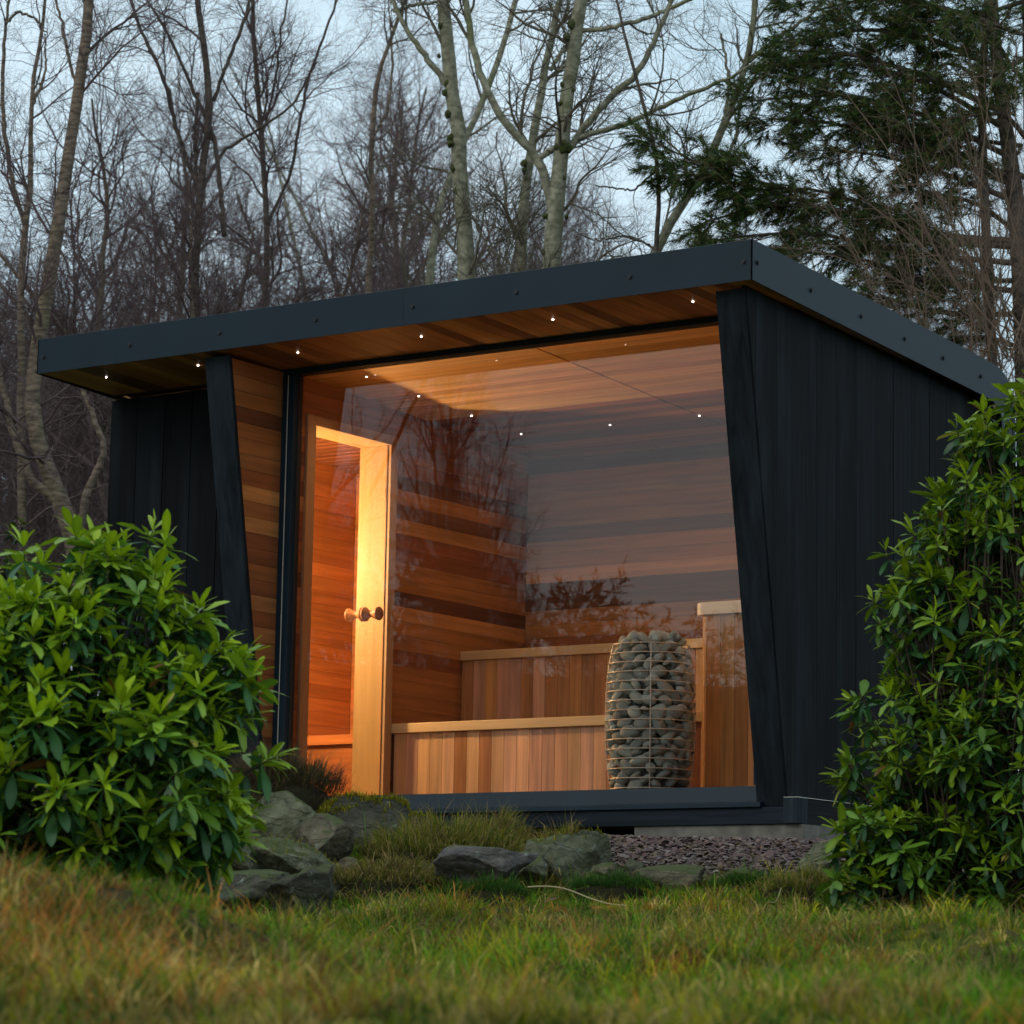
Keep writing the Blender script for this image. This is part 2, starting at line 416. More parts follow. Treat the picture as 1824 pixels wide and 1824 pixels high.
box('rear_cladding_sheet', XL+.008, XR-.008, 2.1965, 2.203, -0.1, 2.11, METAL, CAB)
# soffit (planks run front to back)
sof = prism('soffit', [(-0.551, 2.2565), (-0.551, 2.266), (1.95, 2.145), (1.95, 2.135)], 0, XL+.01, XR-.01, DARK, CAB)
SC1 = ((M_, 4), (L_, 2.5), (R_, 3), (D_, 3))
x = -4.068
n_ = 0
sofmesh = None
while x < XR-0.012:
    x1 = min(x+0.0795, XR-.008); xm = (x+x1)/2
    y1 = 0.036 if xm < -2.98 else (-0.045 if -2.98 < xm < 0.06 else 0.0)
    # long planks on the overhang: a shallow wedge following the fall of the roof
    poly = [(-0.551, 2.2555), (-0.551, 2.2395), (y1, 2.2395-0.035*(y1+.551)), (y1, 2.2555-0.035*(y1+.551))]
    prism('plank', poly, 0, x+.0006, x1-.0006, CY, sof, rnd(SC1)); x = x1
# interior ceiling (planks run side to side)
ce = prism('ceiling', [(0.04, zc(.04)+.012), (0.04, zc(.04)+.03), (2.15, zc(2.15)+.03), (2.15, zc(2.15)+.012)], 0, -4.0, 0.06, DARKWOOD, CAB)
y = 0.05
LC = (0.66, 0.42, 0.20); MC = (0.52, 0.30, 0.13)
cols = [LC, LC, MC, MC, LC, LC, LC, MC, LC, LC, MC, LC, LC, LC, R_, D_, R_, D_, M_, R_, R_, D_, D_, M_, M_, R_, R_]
i = 0
while y < 2.14:
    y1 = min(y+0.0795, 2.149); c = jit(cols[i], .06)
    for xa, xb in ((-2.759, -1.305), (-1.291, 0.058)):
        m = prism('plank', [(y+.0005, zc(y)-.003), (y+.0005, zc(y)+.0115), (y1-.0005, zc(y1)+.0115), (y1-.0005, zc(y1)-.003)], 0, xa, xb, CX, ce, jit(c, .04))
    y = y1; i += 1
# downlights
def dlmesh():
    bm = bmesh.new()
    bmesh.ops.create_cone(bm, cap_ends=True, segments=12, radius1=0.0045, radius2=0.0045, depth=0.004)
    me = bpy.data.meshes.new('downlight'); bm.to_mesh(me); bm.free(); me.materials.append(DL)
    return me
DM = dlmesh()
def downlight(p, par, watts):
    add('downlight', DM, p, par)
    if watts:
        ld = bpy.data.lights.new('downlight_beam', 'SPOT'); ld.energy = watts; ld.color = (1, 0.62, 0.32); ld.spot_size = radians(120); ld.spot_blend = 1; ld.shadow_soft_size = 0.02
        lo = bpy.data.objects.new('downlight_beam', ld); COL.objects.link(lo); lo.location = (p[0], p[1], p[2]-.006)
for y in (0.193, 0.656, 1.145, 1.63): downlight((-2.455, y, zc(y)-.004), ce, 6.0)
for x in (-1.869, -1.30, -0.72, -0.15): downlight((x, 1.635, zc(1.635)-.004), ce, 6.0)
for y in (0.193, 0.656, 1.145): downlight((-0.15, y, zc(y)-.004), ce, 6.0)
for x in (-3.797, -3.16, -2.5, -1.725, -0.945, -0.164): downlight((x, -0.327, 2.2295), sof, 0.9)
for p_ in ((-3.5, 0.75), (-3.5, 1.45)): downlight((p_[0], p_[1], zc(p_[1]+.08)-.006), ce, 9.0)
# changing room ceiling and lamp
for k in range(26):
    y0 = 0.115+k*0.0795
    box('plank', -3.998, -2.955, y0+.0006, min(y0+.0789, 2.1395), zc(y0+.08)-.004, zc(y0+.08)+.008, CX, ce, jit(R_, .1))
# window frame, glass
wf = box('window_frame', -2.820, -2.742, -0.045, 0.030, 0.003, 2.243, METAL, CAB, bev=.002)
box('frame_head', -2.742, 0.052, -0.045, 0.030, 2.192, 2.243, METAL, wf, bev=.002)
box('frame_jamb', 0.012, 0.054, -0.045, 0.030, 0.003, 2.192, METAL, wf, bev=.002)
box('frame_bead', -2.742, -2.737, -0.012, 0.020, 0.003, 2.191, BLACK, wf)
box('frame_seal', -2.784, -2.780, -0.047, -0.0455, 0.003, 2.19, WIRE, wf)
me = npmesh('window_pane', np.array([(-2.739, 0, 0.001), (0.014, 0, 0.001), (0.014, 0, 2.193), (-2.739, 0, 2.193)])-np.array([-1.36, 0, 1.1]), np.array([[0, 1, 2, 3]]), GLASS)
add('window_pane', me, (-1.36, 0, 1.1), CAB)
# sill flashing
prism('sill', [(0.04, -0.004), (-0.050, -0.003), (-0.072, -0.076), (-0.125, -0.082), (-0.127, -0.104), (-0.118, -0.104), (0.04, -0.101)], 0, -2.975, 0.094, METAL, CAB, bev=.0015)
bb = box('base_beam', -2.975, 0.262, -0.112, -0.02, -0.182, -0.1045, BURNX, CAB, (0.020, 0.026, 0.034), bev=.003)
box('corner_post', 0.214, 0.289, -0.128, -0.03, -0.181, -0.064, BURN, bb, (0.030, 0.040, 0.048), bev=.003)
sb = box('side_base_board', 0.216, 0.287, -0.028, 2.10, -0.181, -0.068, BURNY, CAB, (0.012, 0.012, 0.013))
box('drip_strip', 0.216, 0.2885, -0.126, 2.10, -0.0635, -0.0615, WIRE, sb)
for (a, b) in ((-0.592, 0.30),):
    pl = prism('plinth', [(-0.10, -0.6), (-0.10, -0.183), (2.0, -0.183), (2.0, -0.6)], 0, a, b, CONC, CAB)
box('support_block', -4.05, -2.6, -0.02, 2.0, -0.6, -0.205, CONC, CAB)
# door
dr = box('door', -2.760, -2.743, 0.081, 0.150, 0.0, 2.004, PZ_, CAB, (0.46, 0.30, 0.17))
box('casing_board', -2.760, -2.743, 0.808, 0.870, 0.0, 2.004, PZ_, dr, (0.46, 0.30, 0.17))
box('casing_board', -2.760, -2.743, 0.1505, 0.8075, 1.953, 2.004, PY_, dr, (0.46, 0.30, 0.17))
YEL = (0.38, 0.265, 0.12)
box('jamb_board', -2.955, -2.7605, 0.810, 0.8595, 0.0, 1.953, PZ_, dr, YEL)
box('jamb_board', -2.955, -2.7605, 0.1005, 0.148, 0.0, 1.953, PZ_, dr, YEL)
box('jamb_head', -2.955, -2.7605, 0.1485, 0.8095, 1.954, 1.999, PY_, dr, YEL)
box('threshold', -2.955, -2.7605, 0.1485, 0.8095, 0.0, 0.02, PY_, dr, YEL)
me = npmesh('door_pane', np.array([(0, -.324, -.963), (0, .324, -.963), (0, .324, .963), (0, -.324, .963)]), np.array([[0, 1, 2, 3]]), DGLASS)
add('door_pane', me, (-2.772, 0.479, 0.985), dr)
box('hinge_edge', -2.7745, -2.764, 0.8035, 0.8075, 0.02, 1.95, PZ_, dr, (0.45, 0.26, 0.12))
def lathe(name, prof, mat, seg=24):
    V, F = [], []
    for r, h in prof:
        for s in range(seg): V.append((h, r*cos(2*pi*s/seg), r*sin(2*pi*s/seg)))
    for i in range(len(prof)-1):
        for s in range(seg): F.append((i*seg+s, i*seg+(s+1) % seg, (i+1)*seg+(s+1) % seg, (i+1)*seg+s))
    me = npmesh(name, np.array(V), np.array(F), mat, smooth=True)
    return me
kn = lathe('knob', [(0.001, 0.0), (0.030, 0.0), (0.030, 0.006), (0.024, 0.012), (0.015, 0.030), (0.013, 0.038), (0.018, 0.055), (0.027, 0.076), (0.0285, 0.082), (0.0275, 0.086), (0.001, 0.083)], CX)
add('knob', kn, (-2.7675, 0.640, 1.012), dr, color=(0.42, 0.20, 0.10), scale=(1.15, 1.3, 1.3))
kn2 = add('knob', kn, (-2.7765, 0.640, 1.012), dr, color=(0.42, 0.20, 0.10), rot=(0, 0, pi), scale=(1.15, 1.3, 1.3))

# changing room bench and wall lamp
cb_ = empty('changing_bench', (-3.72, 1.9, 0.0), 'dim cedar bench inside the changing room seen through the glass door', 'bench')
box('seat', -3.99, -3.40, 1.62, 2.13, 0.42, 0.475, CX, cb_, (0.46, 0.17, 0.05))
box('front_panel', -3.98, -3.42, 1.65, 1.67, 0.0, 0.419, CX, cb_, (0.36, 0.13, 0.04))
wl = empty('pendant_lamp', (-3.60, 0.32, 1.40), 'warm pendant lamp hanging inside the changing room behind the glass door', 'lamp')
box('cord', -3.603, -3.597, 0.317, 0.323, 1.47, 2.17, BLACK, wl)
box('lamp_holder', -3.615, -3.585, 0.305, 0.335, 1.44, 1.475, BLACK, wl)
bm = bmesh.new(); bmesh.ops.create_uvsphere(bm, u_segments=16, v_segments=10, radius=0.035); me = bpy.data.meshes.new('lamp_globe'); bm.to_mesh(me); bm.free(); me.materials.append(LAMPG)
add('lamp_globe', me, (-3.60, 0.32, 1.405), wl)
pd = bpy.data.lights.new('wall_lamp_light', 'POINT'); pd.energy = 520; pd.color = (1.0, 0.63, 0.29); pd.shadow_soft_size = 0.045
po = bpy.data.objects.new('wall_lamp_light', pd); COL.objects.link(po); po.location = (-3.60, 0.32, 1.405)

# ------------------------------------------------------------------ benches
PALE = (0.62, 0.45, 0.24)
def slats(par, x0, x1, y, z0, z1, weights, pitch=0.0795):
    x = x0
    while x < x1-.005:
        xb = min(x+pitch, x1)
        box('slat', x+.0008, xb-.0008, y, y+.014, z0, z1, CZ, par, rnd(weights), bev=.0008); x = xb
LB = empty('lower_bench', (-1.7, 1.2, 0), 'low sauna bench with vertical cedar slats and a pale front rail', 'bench')
slats(LB, -2.74, -0.66, 0.893, 0.0, 0.394, ((P_, 6), ((0.56, 0.33, 0.17), 4), (M_, 1.5), (R_, .5)))
box('front_rail', -2.757, -0.62, 0.872, 0.892, 0.395, 0.446, PX_, LB, PALE, bev=.003)
for i in range(6): box('seat_board', -2.757, -0.10, 0.8925+i*.1035, 0.8925+i*.1035+.0975, 0.424, 0.446, PX_, LB, jit(PALE, .05))
UB = empty('upper_bench', (-1.7, 1.8, 0), 'high sauna bench behind the low one with brown cedar slats and pale rail', 'bench')
slats(UB, -2.757, 0.05, 1.530, 0.4465, 0.848, ((M_, 4), (L_, 3), (R_, 2), ((0.50, 0.28, 0.18), 4)))
box('front_rail', -2.757, 0.05, 1.509, 1.529, 0.8485, 0.899, PX_, UB, (0.55, 0.38, 0.19), bev=.003)
for i in range(6): box('seat_board', -2.757, 0.05, 1.530+i*.1035, 1.530+i*.1035+.0975, 0.877, 0.899, PX_, UB, jit(PALE, .05))
GD = empty('heater_guard', (-0.4, 0.85, 0), 'tall slatted guard screen with rounded pale cap right of the stone heater', 'screen')
GY = 0.80
slats(GD, -0.745, 0.05, GY, 0.0, 0.917, ((P_, 3), (L_, 4), (M_, 2)), 0.0795)
for i in range(5):          # rounded end made of narrow slats
    a = pi/2*(i+.5)/5
    cx, cy = -0.745-0.035*sin(a), GY+0.035-0.035*cos(a)+.002
    me = boxmesh('slat', 0.0108, 0.012, 0.917, CZ)
    add('slat', me, (cx, cy+.004, 0.4585), GD, jit(L_, .15), rot=(0, 0, -a))
box('end_panel', -0.786, -0.774, GY+.04, 0.890, 0.0, 0.917, CZ, GD, jit(L_))
cap = [(0.05, GY-.018), (0.05, 0.90), (-0.812, 0.90)] + [(-0.762-0.05*sin(a), GY+.032-0.05*cos(a)) for a in np.linspace(pi/2, 0, 7)]
prism('cap', cap, 2, 0.918, 0.981, PX_, GD, (0.74, 0.62, 0.44), bev=.004)

# ------------------------------------------------------------------ stone heater
HX, HY = -0.835, 0.42
HE = empty('stone_heater', (HX, HY, 0), 'barrel shaped sauna heater of grey stones in a steel wire cage', 'sauna heater')
def HR(z):
    t = (z-0.37)/0.40
    return 0.222*(1-0.20*abs(t)**2.6)
def ring(r, w=0.0027, seg=56):
    th = np.linspace(0, 2*pi, seg+1)
    pts = np.c_[r*np.cos(th), r*np.sin(th), 0*th][None]
    V, F = tubes(pts, np.full((1, seg+1), w), 6)
    return npmesh('ring', V, F, WIRE, smooth=True)
for i in range(16):
    z = 0.025+i*0.0468
    add('ring', ring(HR(z)), (HX, HY, z), HE)
zz = np.linspace(0.02, 0.728, 20)
az0 = math.atan2(CP[1]-HY, CP[0]-HX)
for a in (az0, az0+1.6, az0-1.55, az0+3.1):
    pts = np.stack([(HR(zz)-.004)*cos(a), (HR(zz)-.004)*sin(a), zz], 1)[None]
    V, F = tubes(pts, np.full((1, 20), 0.0030), 6)
    add('upright', npmesh('upright', V, F, WIRE, smooth=True), (HX, HY, 0), HE)
pr = random.Random(5)
def stonemesh(k):
    bm = bmesh.new(); bmesh.ops.create_icosphere(bm, subdivisions=3, radius=1)
    rr = random.Random(k); ph = [rr.uniform(0, 6) for _ in range(6)]
    for v in bm.verts:
        p = v.co; n = 1+0.10*sin(2.1*p.x+ph[0])+0.09*sin(2.6*p.y+ph[1])+0.07*sin(3.1*p.z+ph[2]+p.x*1.5)
        e = p*n
        v.co = e
    for f in bm.faces: f.smooth = True
    me = bpy.data.meshes.new('stone'); bm.to_mesh(me); bm.free(); me.materials.append(STONE); return me
t_ = STONE.node_tree; oi_ = N(t_, 'ShaderNodeObjectInfo'); b_ = t_.nodes['Principled BSDF']; src_ = b_.inputs['Base Color'].links[0].from_socket
mr_ = N(t_, 'ShaderNodeMapRange'); mr_.inputs[3].default_value = .6; mr_.inputs[4].default_value = 1.3; t_.links.new(oi_.outputs['Random'], mr_.inputs[0])
mu_ = N(t_, 'ShaderNodeMixRGB', blend_type='MULTIPLY'); mu_.inputs[0].default_value = 1; t_.links.new(src_, mu_.inputs[1]); t_.links.new(mr_.outputs[0], mu_.inputs[2]); t_.links.new(mu_.outputs[0], b_.inputs['Base Color'])
SM = [stonemesh(k) for k in range(7)]
placed = []
core = []
for tries in range(60000):
    if len(placed) >= 290: break
    a = pr.uniform(0.030, 0.044) if tries < 1500 else pr.uniform(0.022, 0.034) if tries < 12000 else pr.uniform(0.013, 0.024)
    z = pr.uniform(0.035, 0.765); th = pr.uniform(0, 2*pi)
    rmax = HR(min(z, .73)) - a*1.02
    if z > 0.70: r = rmax*math.sqrt(pr.uniform(0, 1))*0.97
    else: r = rmax-pr.uniform(0, .006)
    p = np.array([r*cos(th), r*sin(th), z])
    if z+a*.7 > 0.79: continue
    ok = True
    for q, b in placed:
        if (p[0]-q[0])**2+(p[1]-q[1])**2+((p[2]-q[2])*1.15)**2 < ((a+b)*0.86)**2: ok = False; break
    if ok: placed.append((p, a))
for p, a in placed:
    th = math.atan2(p[1], p[0])
    sc = (a*pr.uniform(.85, 1.0), a*pr.uniform(1.05, 1.4), a*pr.uniform(.7, .98))
    add('stone', pr.choice(SM), (HX+p[0], HY+p[1], p[2]), HE, rot=(pr.uniform(-1.1, 1.1), pr.uniform(-.5, .5), th+pr.uniform(-.3, .3)), scale=sc)
Vc, Fc = [], []
b0 = np.array([v.co for v in SM[0].vertices]); f0 = np.array([p.vertices for p in SM[0].polygons]); o = 0
bmc = bmesh.new(); bmesh.ops.create_icosphere(bmc, subdivisions=2, radius=1)
b0 = np.array([v.co for v in bmc.verts]); f0 = np.array([[v.index for v in f.verts] for f in bmc.faces]); bmc.free()
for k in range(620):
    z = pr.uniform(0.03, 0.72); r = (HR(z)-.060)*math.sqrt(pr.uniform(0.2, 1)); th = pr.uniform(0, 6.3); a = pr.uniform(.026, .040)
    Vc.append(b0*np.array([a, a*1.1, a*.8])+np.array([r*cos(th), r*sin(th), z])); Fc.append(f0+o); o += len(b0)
co = add('inner_stones', npmesh('inner_stones', np.concatenate(Vc), np.concatenate(Fc), STONE_SHADE, smooth=True), (HX, HY, 0), HE); co['kind'] = 'stuff'
for a in (az0-.12, az0+.25):
    pts = np.array([(0.168*cos(a), 0.168*sin(a), 0.49), (0.157*cos(a+.03), 0.157*sin(a+.03), 0.51), (0.155*cos(a), 0.155*sin(a), 0.525)])[None]
    V, F = tubes(pts, np.full((1, 3), 0.006), 8)
    add('heating_element', npmesh('heating_element', V, F, REDHOT), (HX, HY, 0), HE)
box('heater_base', HX-.12, HX+.12, HY-.12, HY+.12, -0.003, 0.018, METAL, HE)


# ------------------------------------------------------------------ ground
def sm(x, a, b):
    t = np.clip((x-a)/(b-a), 0, 1); return t*t*(3-2*t)
def wav(s, d, seed=0):
    """cheap smooth noise in the plan"""
    r = np.random.RandomState(seed); out = 0*s
    for f, a in ((0.9, .5), (2.1, .28), (4.7, .15), (9.5, .08)):
        for _ in range(3):
            th = r.uniform(0, 2*pi); out = out + a*np.sin(f*(s*cos(th)+d*sin(th))+r.uniform(0, 6.28))/1.7
    return out
def H(s, d):
    s = np.asarray(s, float); d = np.asarray(d, float)
    zr = np.interp(d, [-60, 0, 3, 5, 6, 7.5, 9.5, 11, 11.9, 12.4, 12.7, 13.5, 16, 24, 45, 90], [-1.7, -1.36, -1.2, -1.06, -1.005, -.935, -.82, -.70, -.59, -.49, -.42, -.275, -.25, 0, 1.6, 5])
    zl = np.interp(d, [-60, 0, 3, 5, 6, 7.5, 9.5, 11, 11.8, 12.4, 13.0, 13.6, 16, 24, 45, 90], [-1.7, -1.36, -1.2, -1.06, -1.0, -.92, -.85, -.80, -.74, -.60, -.32, -.17, -.15, 0, 1.6, 5])
    w = sm(s, -1.0, -0.1); z = zl*(1-w)+zr*w
    z = z + 0.30*np.exp(-((d-6.8)/1.1)**2)*(1-sm(s, -1.15, -0.05))
    z = z + 0.10*np.exp(-((d-9.2)/0.9)**2)*sm(s, 0.75, 1.5)
    z = z + np.minimum(.20*np.clip(-s-15, 0, 99), 8)*(1-sm(d, 15, 35))
    z = z + 0.06*wav(s*2.6, d*2.6, 13)*sm(d, -2, 2)*(1-sm(d, 12.2, 13))
    z = z + 0.035*wav(s, d, 3)*sm(d, -5, 1)*(1-sm(d, 12.2, 13.2))
    return z
ss = np.concatenate([np.linspace(-90, -7, 22)[:-1], np.linspace(-7, 7, 150), np.linspace(7, 90, 22)[1:]])
dd = np.concatenate([np.linspace(-60, 0, 16)[:-1], np.linspace(0, 17, 170), np.linspace(17, 150, 34)[1:]])
S_, D2 = np.meshgrid(ss, dd, indexing='ij')
Zg = H(S_, D2)
Pg = CP[:2] + S_[..., None]*RH[:2] + D2[..., None]*FH[:2]
V = np.concatenate([Pg, Zg[..., None]], -1).reshape(-1, 3)
n1, n2 = S_.shape
I, J = np.meshgrid(np.arange(n1-1), np.arange(n2-1), indexing='ij'); b = I*n2+J
F = np.stack([b, b+n2, b+n2+1, b+1], -1).reshape(-1, 4)
m, t, bs = newmat('soil_and_moss')
tcn = N(t, 'ShaderNodeTexCoord')
n_a = N(t, 'ShaderNodeTexNoise'); n_a.inputs['Scale'].default_value = 1.4; n_a.inputs['Detail'].default_value = 8; t.links.new(tcn.outputs['Object'], n_a.inputs[0])
r_a = N(t, 'ShaderNodeValToRGB'); e = r_a.color_ramp.elements
e[0].position = .35; e[0].color = (0.030, 0.020, 0.010, 1); e[1].position = .62; e[1].color = (0.06, 0.085, 0.008, 1)
e2 = e.new(.5); e2.color = (0.085, 0.065, 0.014, 1)
t.links.new(n_a.outputs[0], r_a.inputs[0]); t.links.new(r_a.outputs[0], bs.inputs['Base Color']); bs.inputs['Roughness'].default_value = 1.0; bs.inputs['Specular IOR Level'].default_value = 0.1
nb = N(t, 'ShaderNodeTexNoise'); nb.inputs['Scale'].default_value = 40; t.links.new(tcn.outputs['Object'], nb.inputs[0])
bpn = N(t, 'ShaderNodeBump'); bpn.inputs['Strength'].default_value = .8; bpn.inputs['Distance'].default_value = .03; t.links.new(nb.outputs[0], bpn.inputs['Height']); t.links.new(bpn.outputs[0], bs.inputs['Normal'])
gr = add('ground', npmesh('ground', V, F, m, smooth=True)); tag(gr, kind='structure')

# ------------------------------------------------------------------ grass
def tintmat(name, rough=0.6, trans=0.0, spec=0.3, vary=0.15):
    m, t, b = newmat(name)
    at_ = N(t, 'ShaderNodeAttribute', attribute_name='tint'); oi = N(t, 'ShaderNodeObjectInfo')
    mu = N(t, 'ShaderNodeMixRGB', blend_type='MULTIPLY'); mu.inputs[0].default_value = 1
    t.links.new(at_.outputs['Color'], mu.inputs[1]); t.links.new(oi.outputs['Color'], mu.inputs[2])
    b.inputs['Roughness'].default_value = rough; b.inputs['Specular IOR Level'].default_value = spec
    t.links.new(mu.outputs[0], b.inputs['Base Color'])
    if trans:
        tl = N(t, 'ShaderNodeBsdfTranslucent'); t.links.new(mu.outputs[0], tl.inputs[0])
        ms = N(t, 'ShaderNodeMixShader'); ms.inputs[0].default_value = trans
        t.links.new(b.outputs[0], ms.inputs[1]); t.links.new(tl.outputs[0], ms.inputs[2]); t.links.new(ms.outputs[0], t.nodes['Material Output'].inputs[0])
    return m
GRASSM = tintmat('grass_blades', 0.7, 0.3, 0.2)
def blades(P, h, w, lean, laz, face, tint):
    """P (n,3) roots; two quads each tapering to a tip"""
    n = len(P)
    side = np.stack([np.cos(face), np.sin(face), 0*face], -1)*w[:, None]/2
    ld = np.stack([np.cos(laz), np.sin(laz), 0*laz], -1)
    up = np.array([0, 0, 1.0])
    m1 = P + up*(h*0.55*np.cos(lean*.5))[:, None] + ld*(h*0.55*np.sin(lean*.5))[:, None]
    m2 = m1 + up*(h*0.45*np.cos(lean*1.35))[:, None] + ld*(h*0.45*np.sin(lean*1.35))[:, None]
    V = np.stack([P-side, P+side, m1-side*.75, m1+side*.75, m2], 1).reshape(-1, 3)
    b = np.arange(n)*5
    Q = np.stack([b, b+1, b+3, b+2], -1); T = np.stack([b+2, b+3, b+4], -1)
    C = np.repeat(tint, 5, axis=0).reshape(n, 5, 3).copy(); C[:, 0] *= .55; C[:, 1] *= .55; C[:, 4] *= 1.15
    return V, Q, T, C.reshape(-1, 3)
RS = np.random.RandomState(11)
def pick(RS, w, cols):
    """w (n,k) weights"""
    c = np.cumsum(w, 1); c /= c[:, -1:]; u = RS.rand(len(w), 1); i = (u > c).sum(1)
    return np.array(cols)[np.clip(i, 0, len(cols)-1)]
GC = [(0.115, 0.255, 0.008), (0.31, 0.28, 0.009), (0.50, 0.35, 0.10), (0.42, 0.16, 0.03), (0.055, 0.12, 0.008)]
def field(n, smin, smax, dmin, dmax, fan, hs, mask=None, seed=1):
    RS = np.random.RandomState(seed)
    d = RS.uniform(dmin**1.3, dmax**1.3, n)**(1/1.3); s = RS.uniform(-1, 1, n)*(fan*d) if fan else RS.uniform(smin, smax, n)
    if mask is not None:
        k = mask(s, d); s, d = s[k], d[k]
    n = len(s); p1, p2, p3 = wav(s*1.3, d*1.3, 5), wav(s*2.4, d*2.4, 6), wav(s*2.0, d*2.0, 8)
    mound = np.exp(-((d-6.6)/1.3)**2)*(1-sm(s, -1.1, .1))
    p5 = wav(s*5, d*5, 19)
    p1, p3 = np.clip(p1*2.2, -1, 1), np.clip(p3*2.2, -1, 1)
    w = np.stack([.45+1.6*np.clip(p1, 0, 1)+.8*np.clip(p5, 0, 1)+.9*sm(d, 10.8, 12.2)-0.6*mound, .8+.9*np.clip(p2, 0, 1), .30+.6*np.clip(-p1, 0, 1)+.9*np.clip(-p5, 0, 1)+.45*mound+.25*(1-sm(d, 5, 9)), .06+.9*np.clip(p3-.15, 0, 1)+.75*mound, .5+.5*np.clip(-p2, 0, 1)], 1)
    col = pick(RS, np.clip(w, .02, 9), GC)*RS.uniform(.7, 1.3, (n, 1))
    p4 = wav(s*4.2, d*4.2, 17)
    hh = hs*RS.uniform(.45, 1.35, n)*(1+.5*np.clip(p2, -1, 1)+.7*np.clip(2*p4, -1, 1))*(1+.5*mound)
    wd = RS.uniform(.0018, .0036, n)
    laz = 3.5*p2+3*p4+RS.normal(0, 1.5, n)+1.0
    lean = np.clip(RS.normal(1.0, .45, n), 0.05, 1.7)
    P = np.concatenate([CP[:2]+s[:, None]*RH[:2]+d[:, None]*FH[:2], (H(s, d)-.006)[:, None]], 1)
    return blades(P, hh, wd, lean, laz, RS.uniform(0, 6.3, n), col)
def gmask(s, d):        # no turf on the slate bed, under the cabin
    bed = (d > 12.25+.12*np.sin(3*s)) & (s > 0.25)
    cab = d > 13.15
    return ~(bed | cab)
def tuftfield(nt, per, fan, dmin, dmax, hs, mask, seed):
    RS = np.random.RandomState(seed)
    d = RS.uniform(dmin**1.3, dmax**1.3, nt)**(1/1.3); s = RS.uniform(-1, 1, nt)*fan*d
    k = mask(s, d); s, d = s[k], d[k]; nt = len(s)
    p1, p2, p3, p5 = wav(s*1.3, d*1.3, 5)*2.2, wav(s*2.4, d*2.4, 6), wav(s*2.0, d*2.0, 8)*2, wav(s*5, d*5, 19)
    mound = np.exp(-((d-6.6)/1.5)**2)*(1-sm(s, -1.0, .2))
    w = np.stack([.5+1.5*np.clip(p1, 0, 1)+.8*np.clip(p5, 0, 1)+.8*sm(d, 10.8, 12.2)-.5*mound, .9+.9*np.clip(p2, 0, 1), .22+.5*np.clip(-p1, 0, 1)+.6*np.clip(-p5, 0, 1)+.45*mound, .07+.9*np.clip(p3-.1, 0, 1)+1.5*mound, .7+.5*np.clip(-p2, 0, 1)], 1)
    col = pick(RS, np.clip(w, .02, 9), GC)*RS.uniform(.5, 1.5, (nt, 1))*(1+.35*np.clip(wav(s*4, d*4, 31)*2, -1, 1))[:, None]
    size = RS.gamma(3.0, .33, nt)*(1+.4*mound)*(1+.55*np.clip(wav(s*3.4, d*3.4, 37)*2.5, -1, 1.3))
    P0 = np.concatenate([CP[:2]+s[:, None]*RH[:2]+d[:, None]*FH[:2], (H(s, d)-.008)[:, None]], 1)
    tl = RS.normal(0, .012, (nt, 2))
    n = nt*per; i = np.repeat(np.arange(nt), per)
    az = RS.uniform(0, 2*pi, n); r = np.abs(RS.normal(0, .016, n))*size[i]
    P = P0[i].copy(); P[:, 0] += r*np.cos(az); P[:, 1] += r*np.sin(az)
    lean = np.clip(.25+RS.normal(.55, .35, n)+r*14, 0, 1.75)
    h = hs*size[i]**.6*RS.uniform(.5, 1.25, n)
    c = col[i]*RS.uniform(.75, 1.25, (n, 1)); dead = RS.rand(n) < .10; c[dead] = np.array([.38, .27, .10])*RS.uniform(.6, 1.1, (dead.sum(), 1))
    return blades(P, h, RS.uniform(.0022, .0046, n), lean, az+RS.normal(0, .5, n), RS.uniform(0, 6.3, n), c)
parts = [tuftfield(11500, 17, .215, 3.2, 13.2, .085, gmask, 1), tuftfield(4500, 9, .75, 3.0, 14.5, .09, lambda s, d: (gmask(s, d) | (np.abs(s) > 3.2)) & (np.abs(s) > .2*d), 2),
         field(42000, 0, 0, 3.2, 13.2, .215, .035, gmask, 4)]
def joinbl(parts, name, mat):
    V, Q, T, C = [], [], [], []; o = 0
    for v, q, t_, c in parts:
        V.append(v); Q.append(q+o); T.append(t_+o); C.append(c); o += len(v)
    return npmesh(name, np.concatenate(V), [np.concatenate(Q), np.concatenate(T)], mat, tint=np.concatenate(C))
g = add('grass', joinbl(parts, 'grass', GRASSM)); tag(g, 'mossy green lawn grass mixed with straw and brown dead blades', 'grass', kind='stuff')

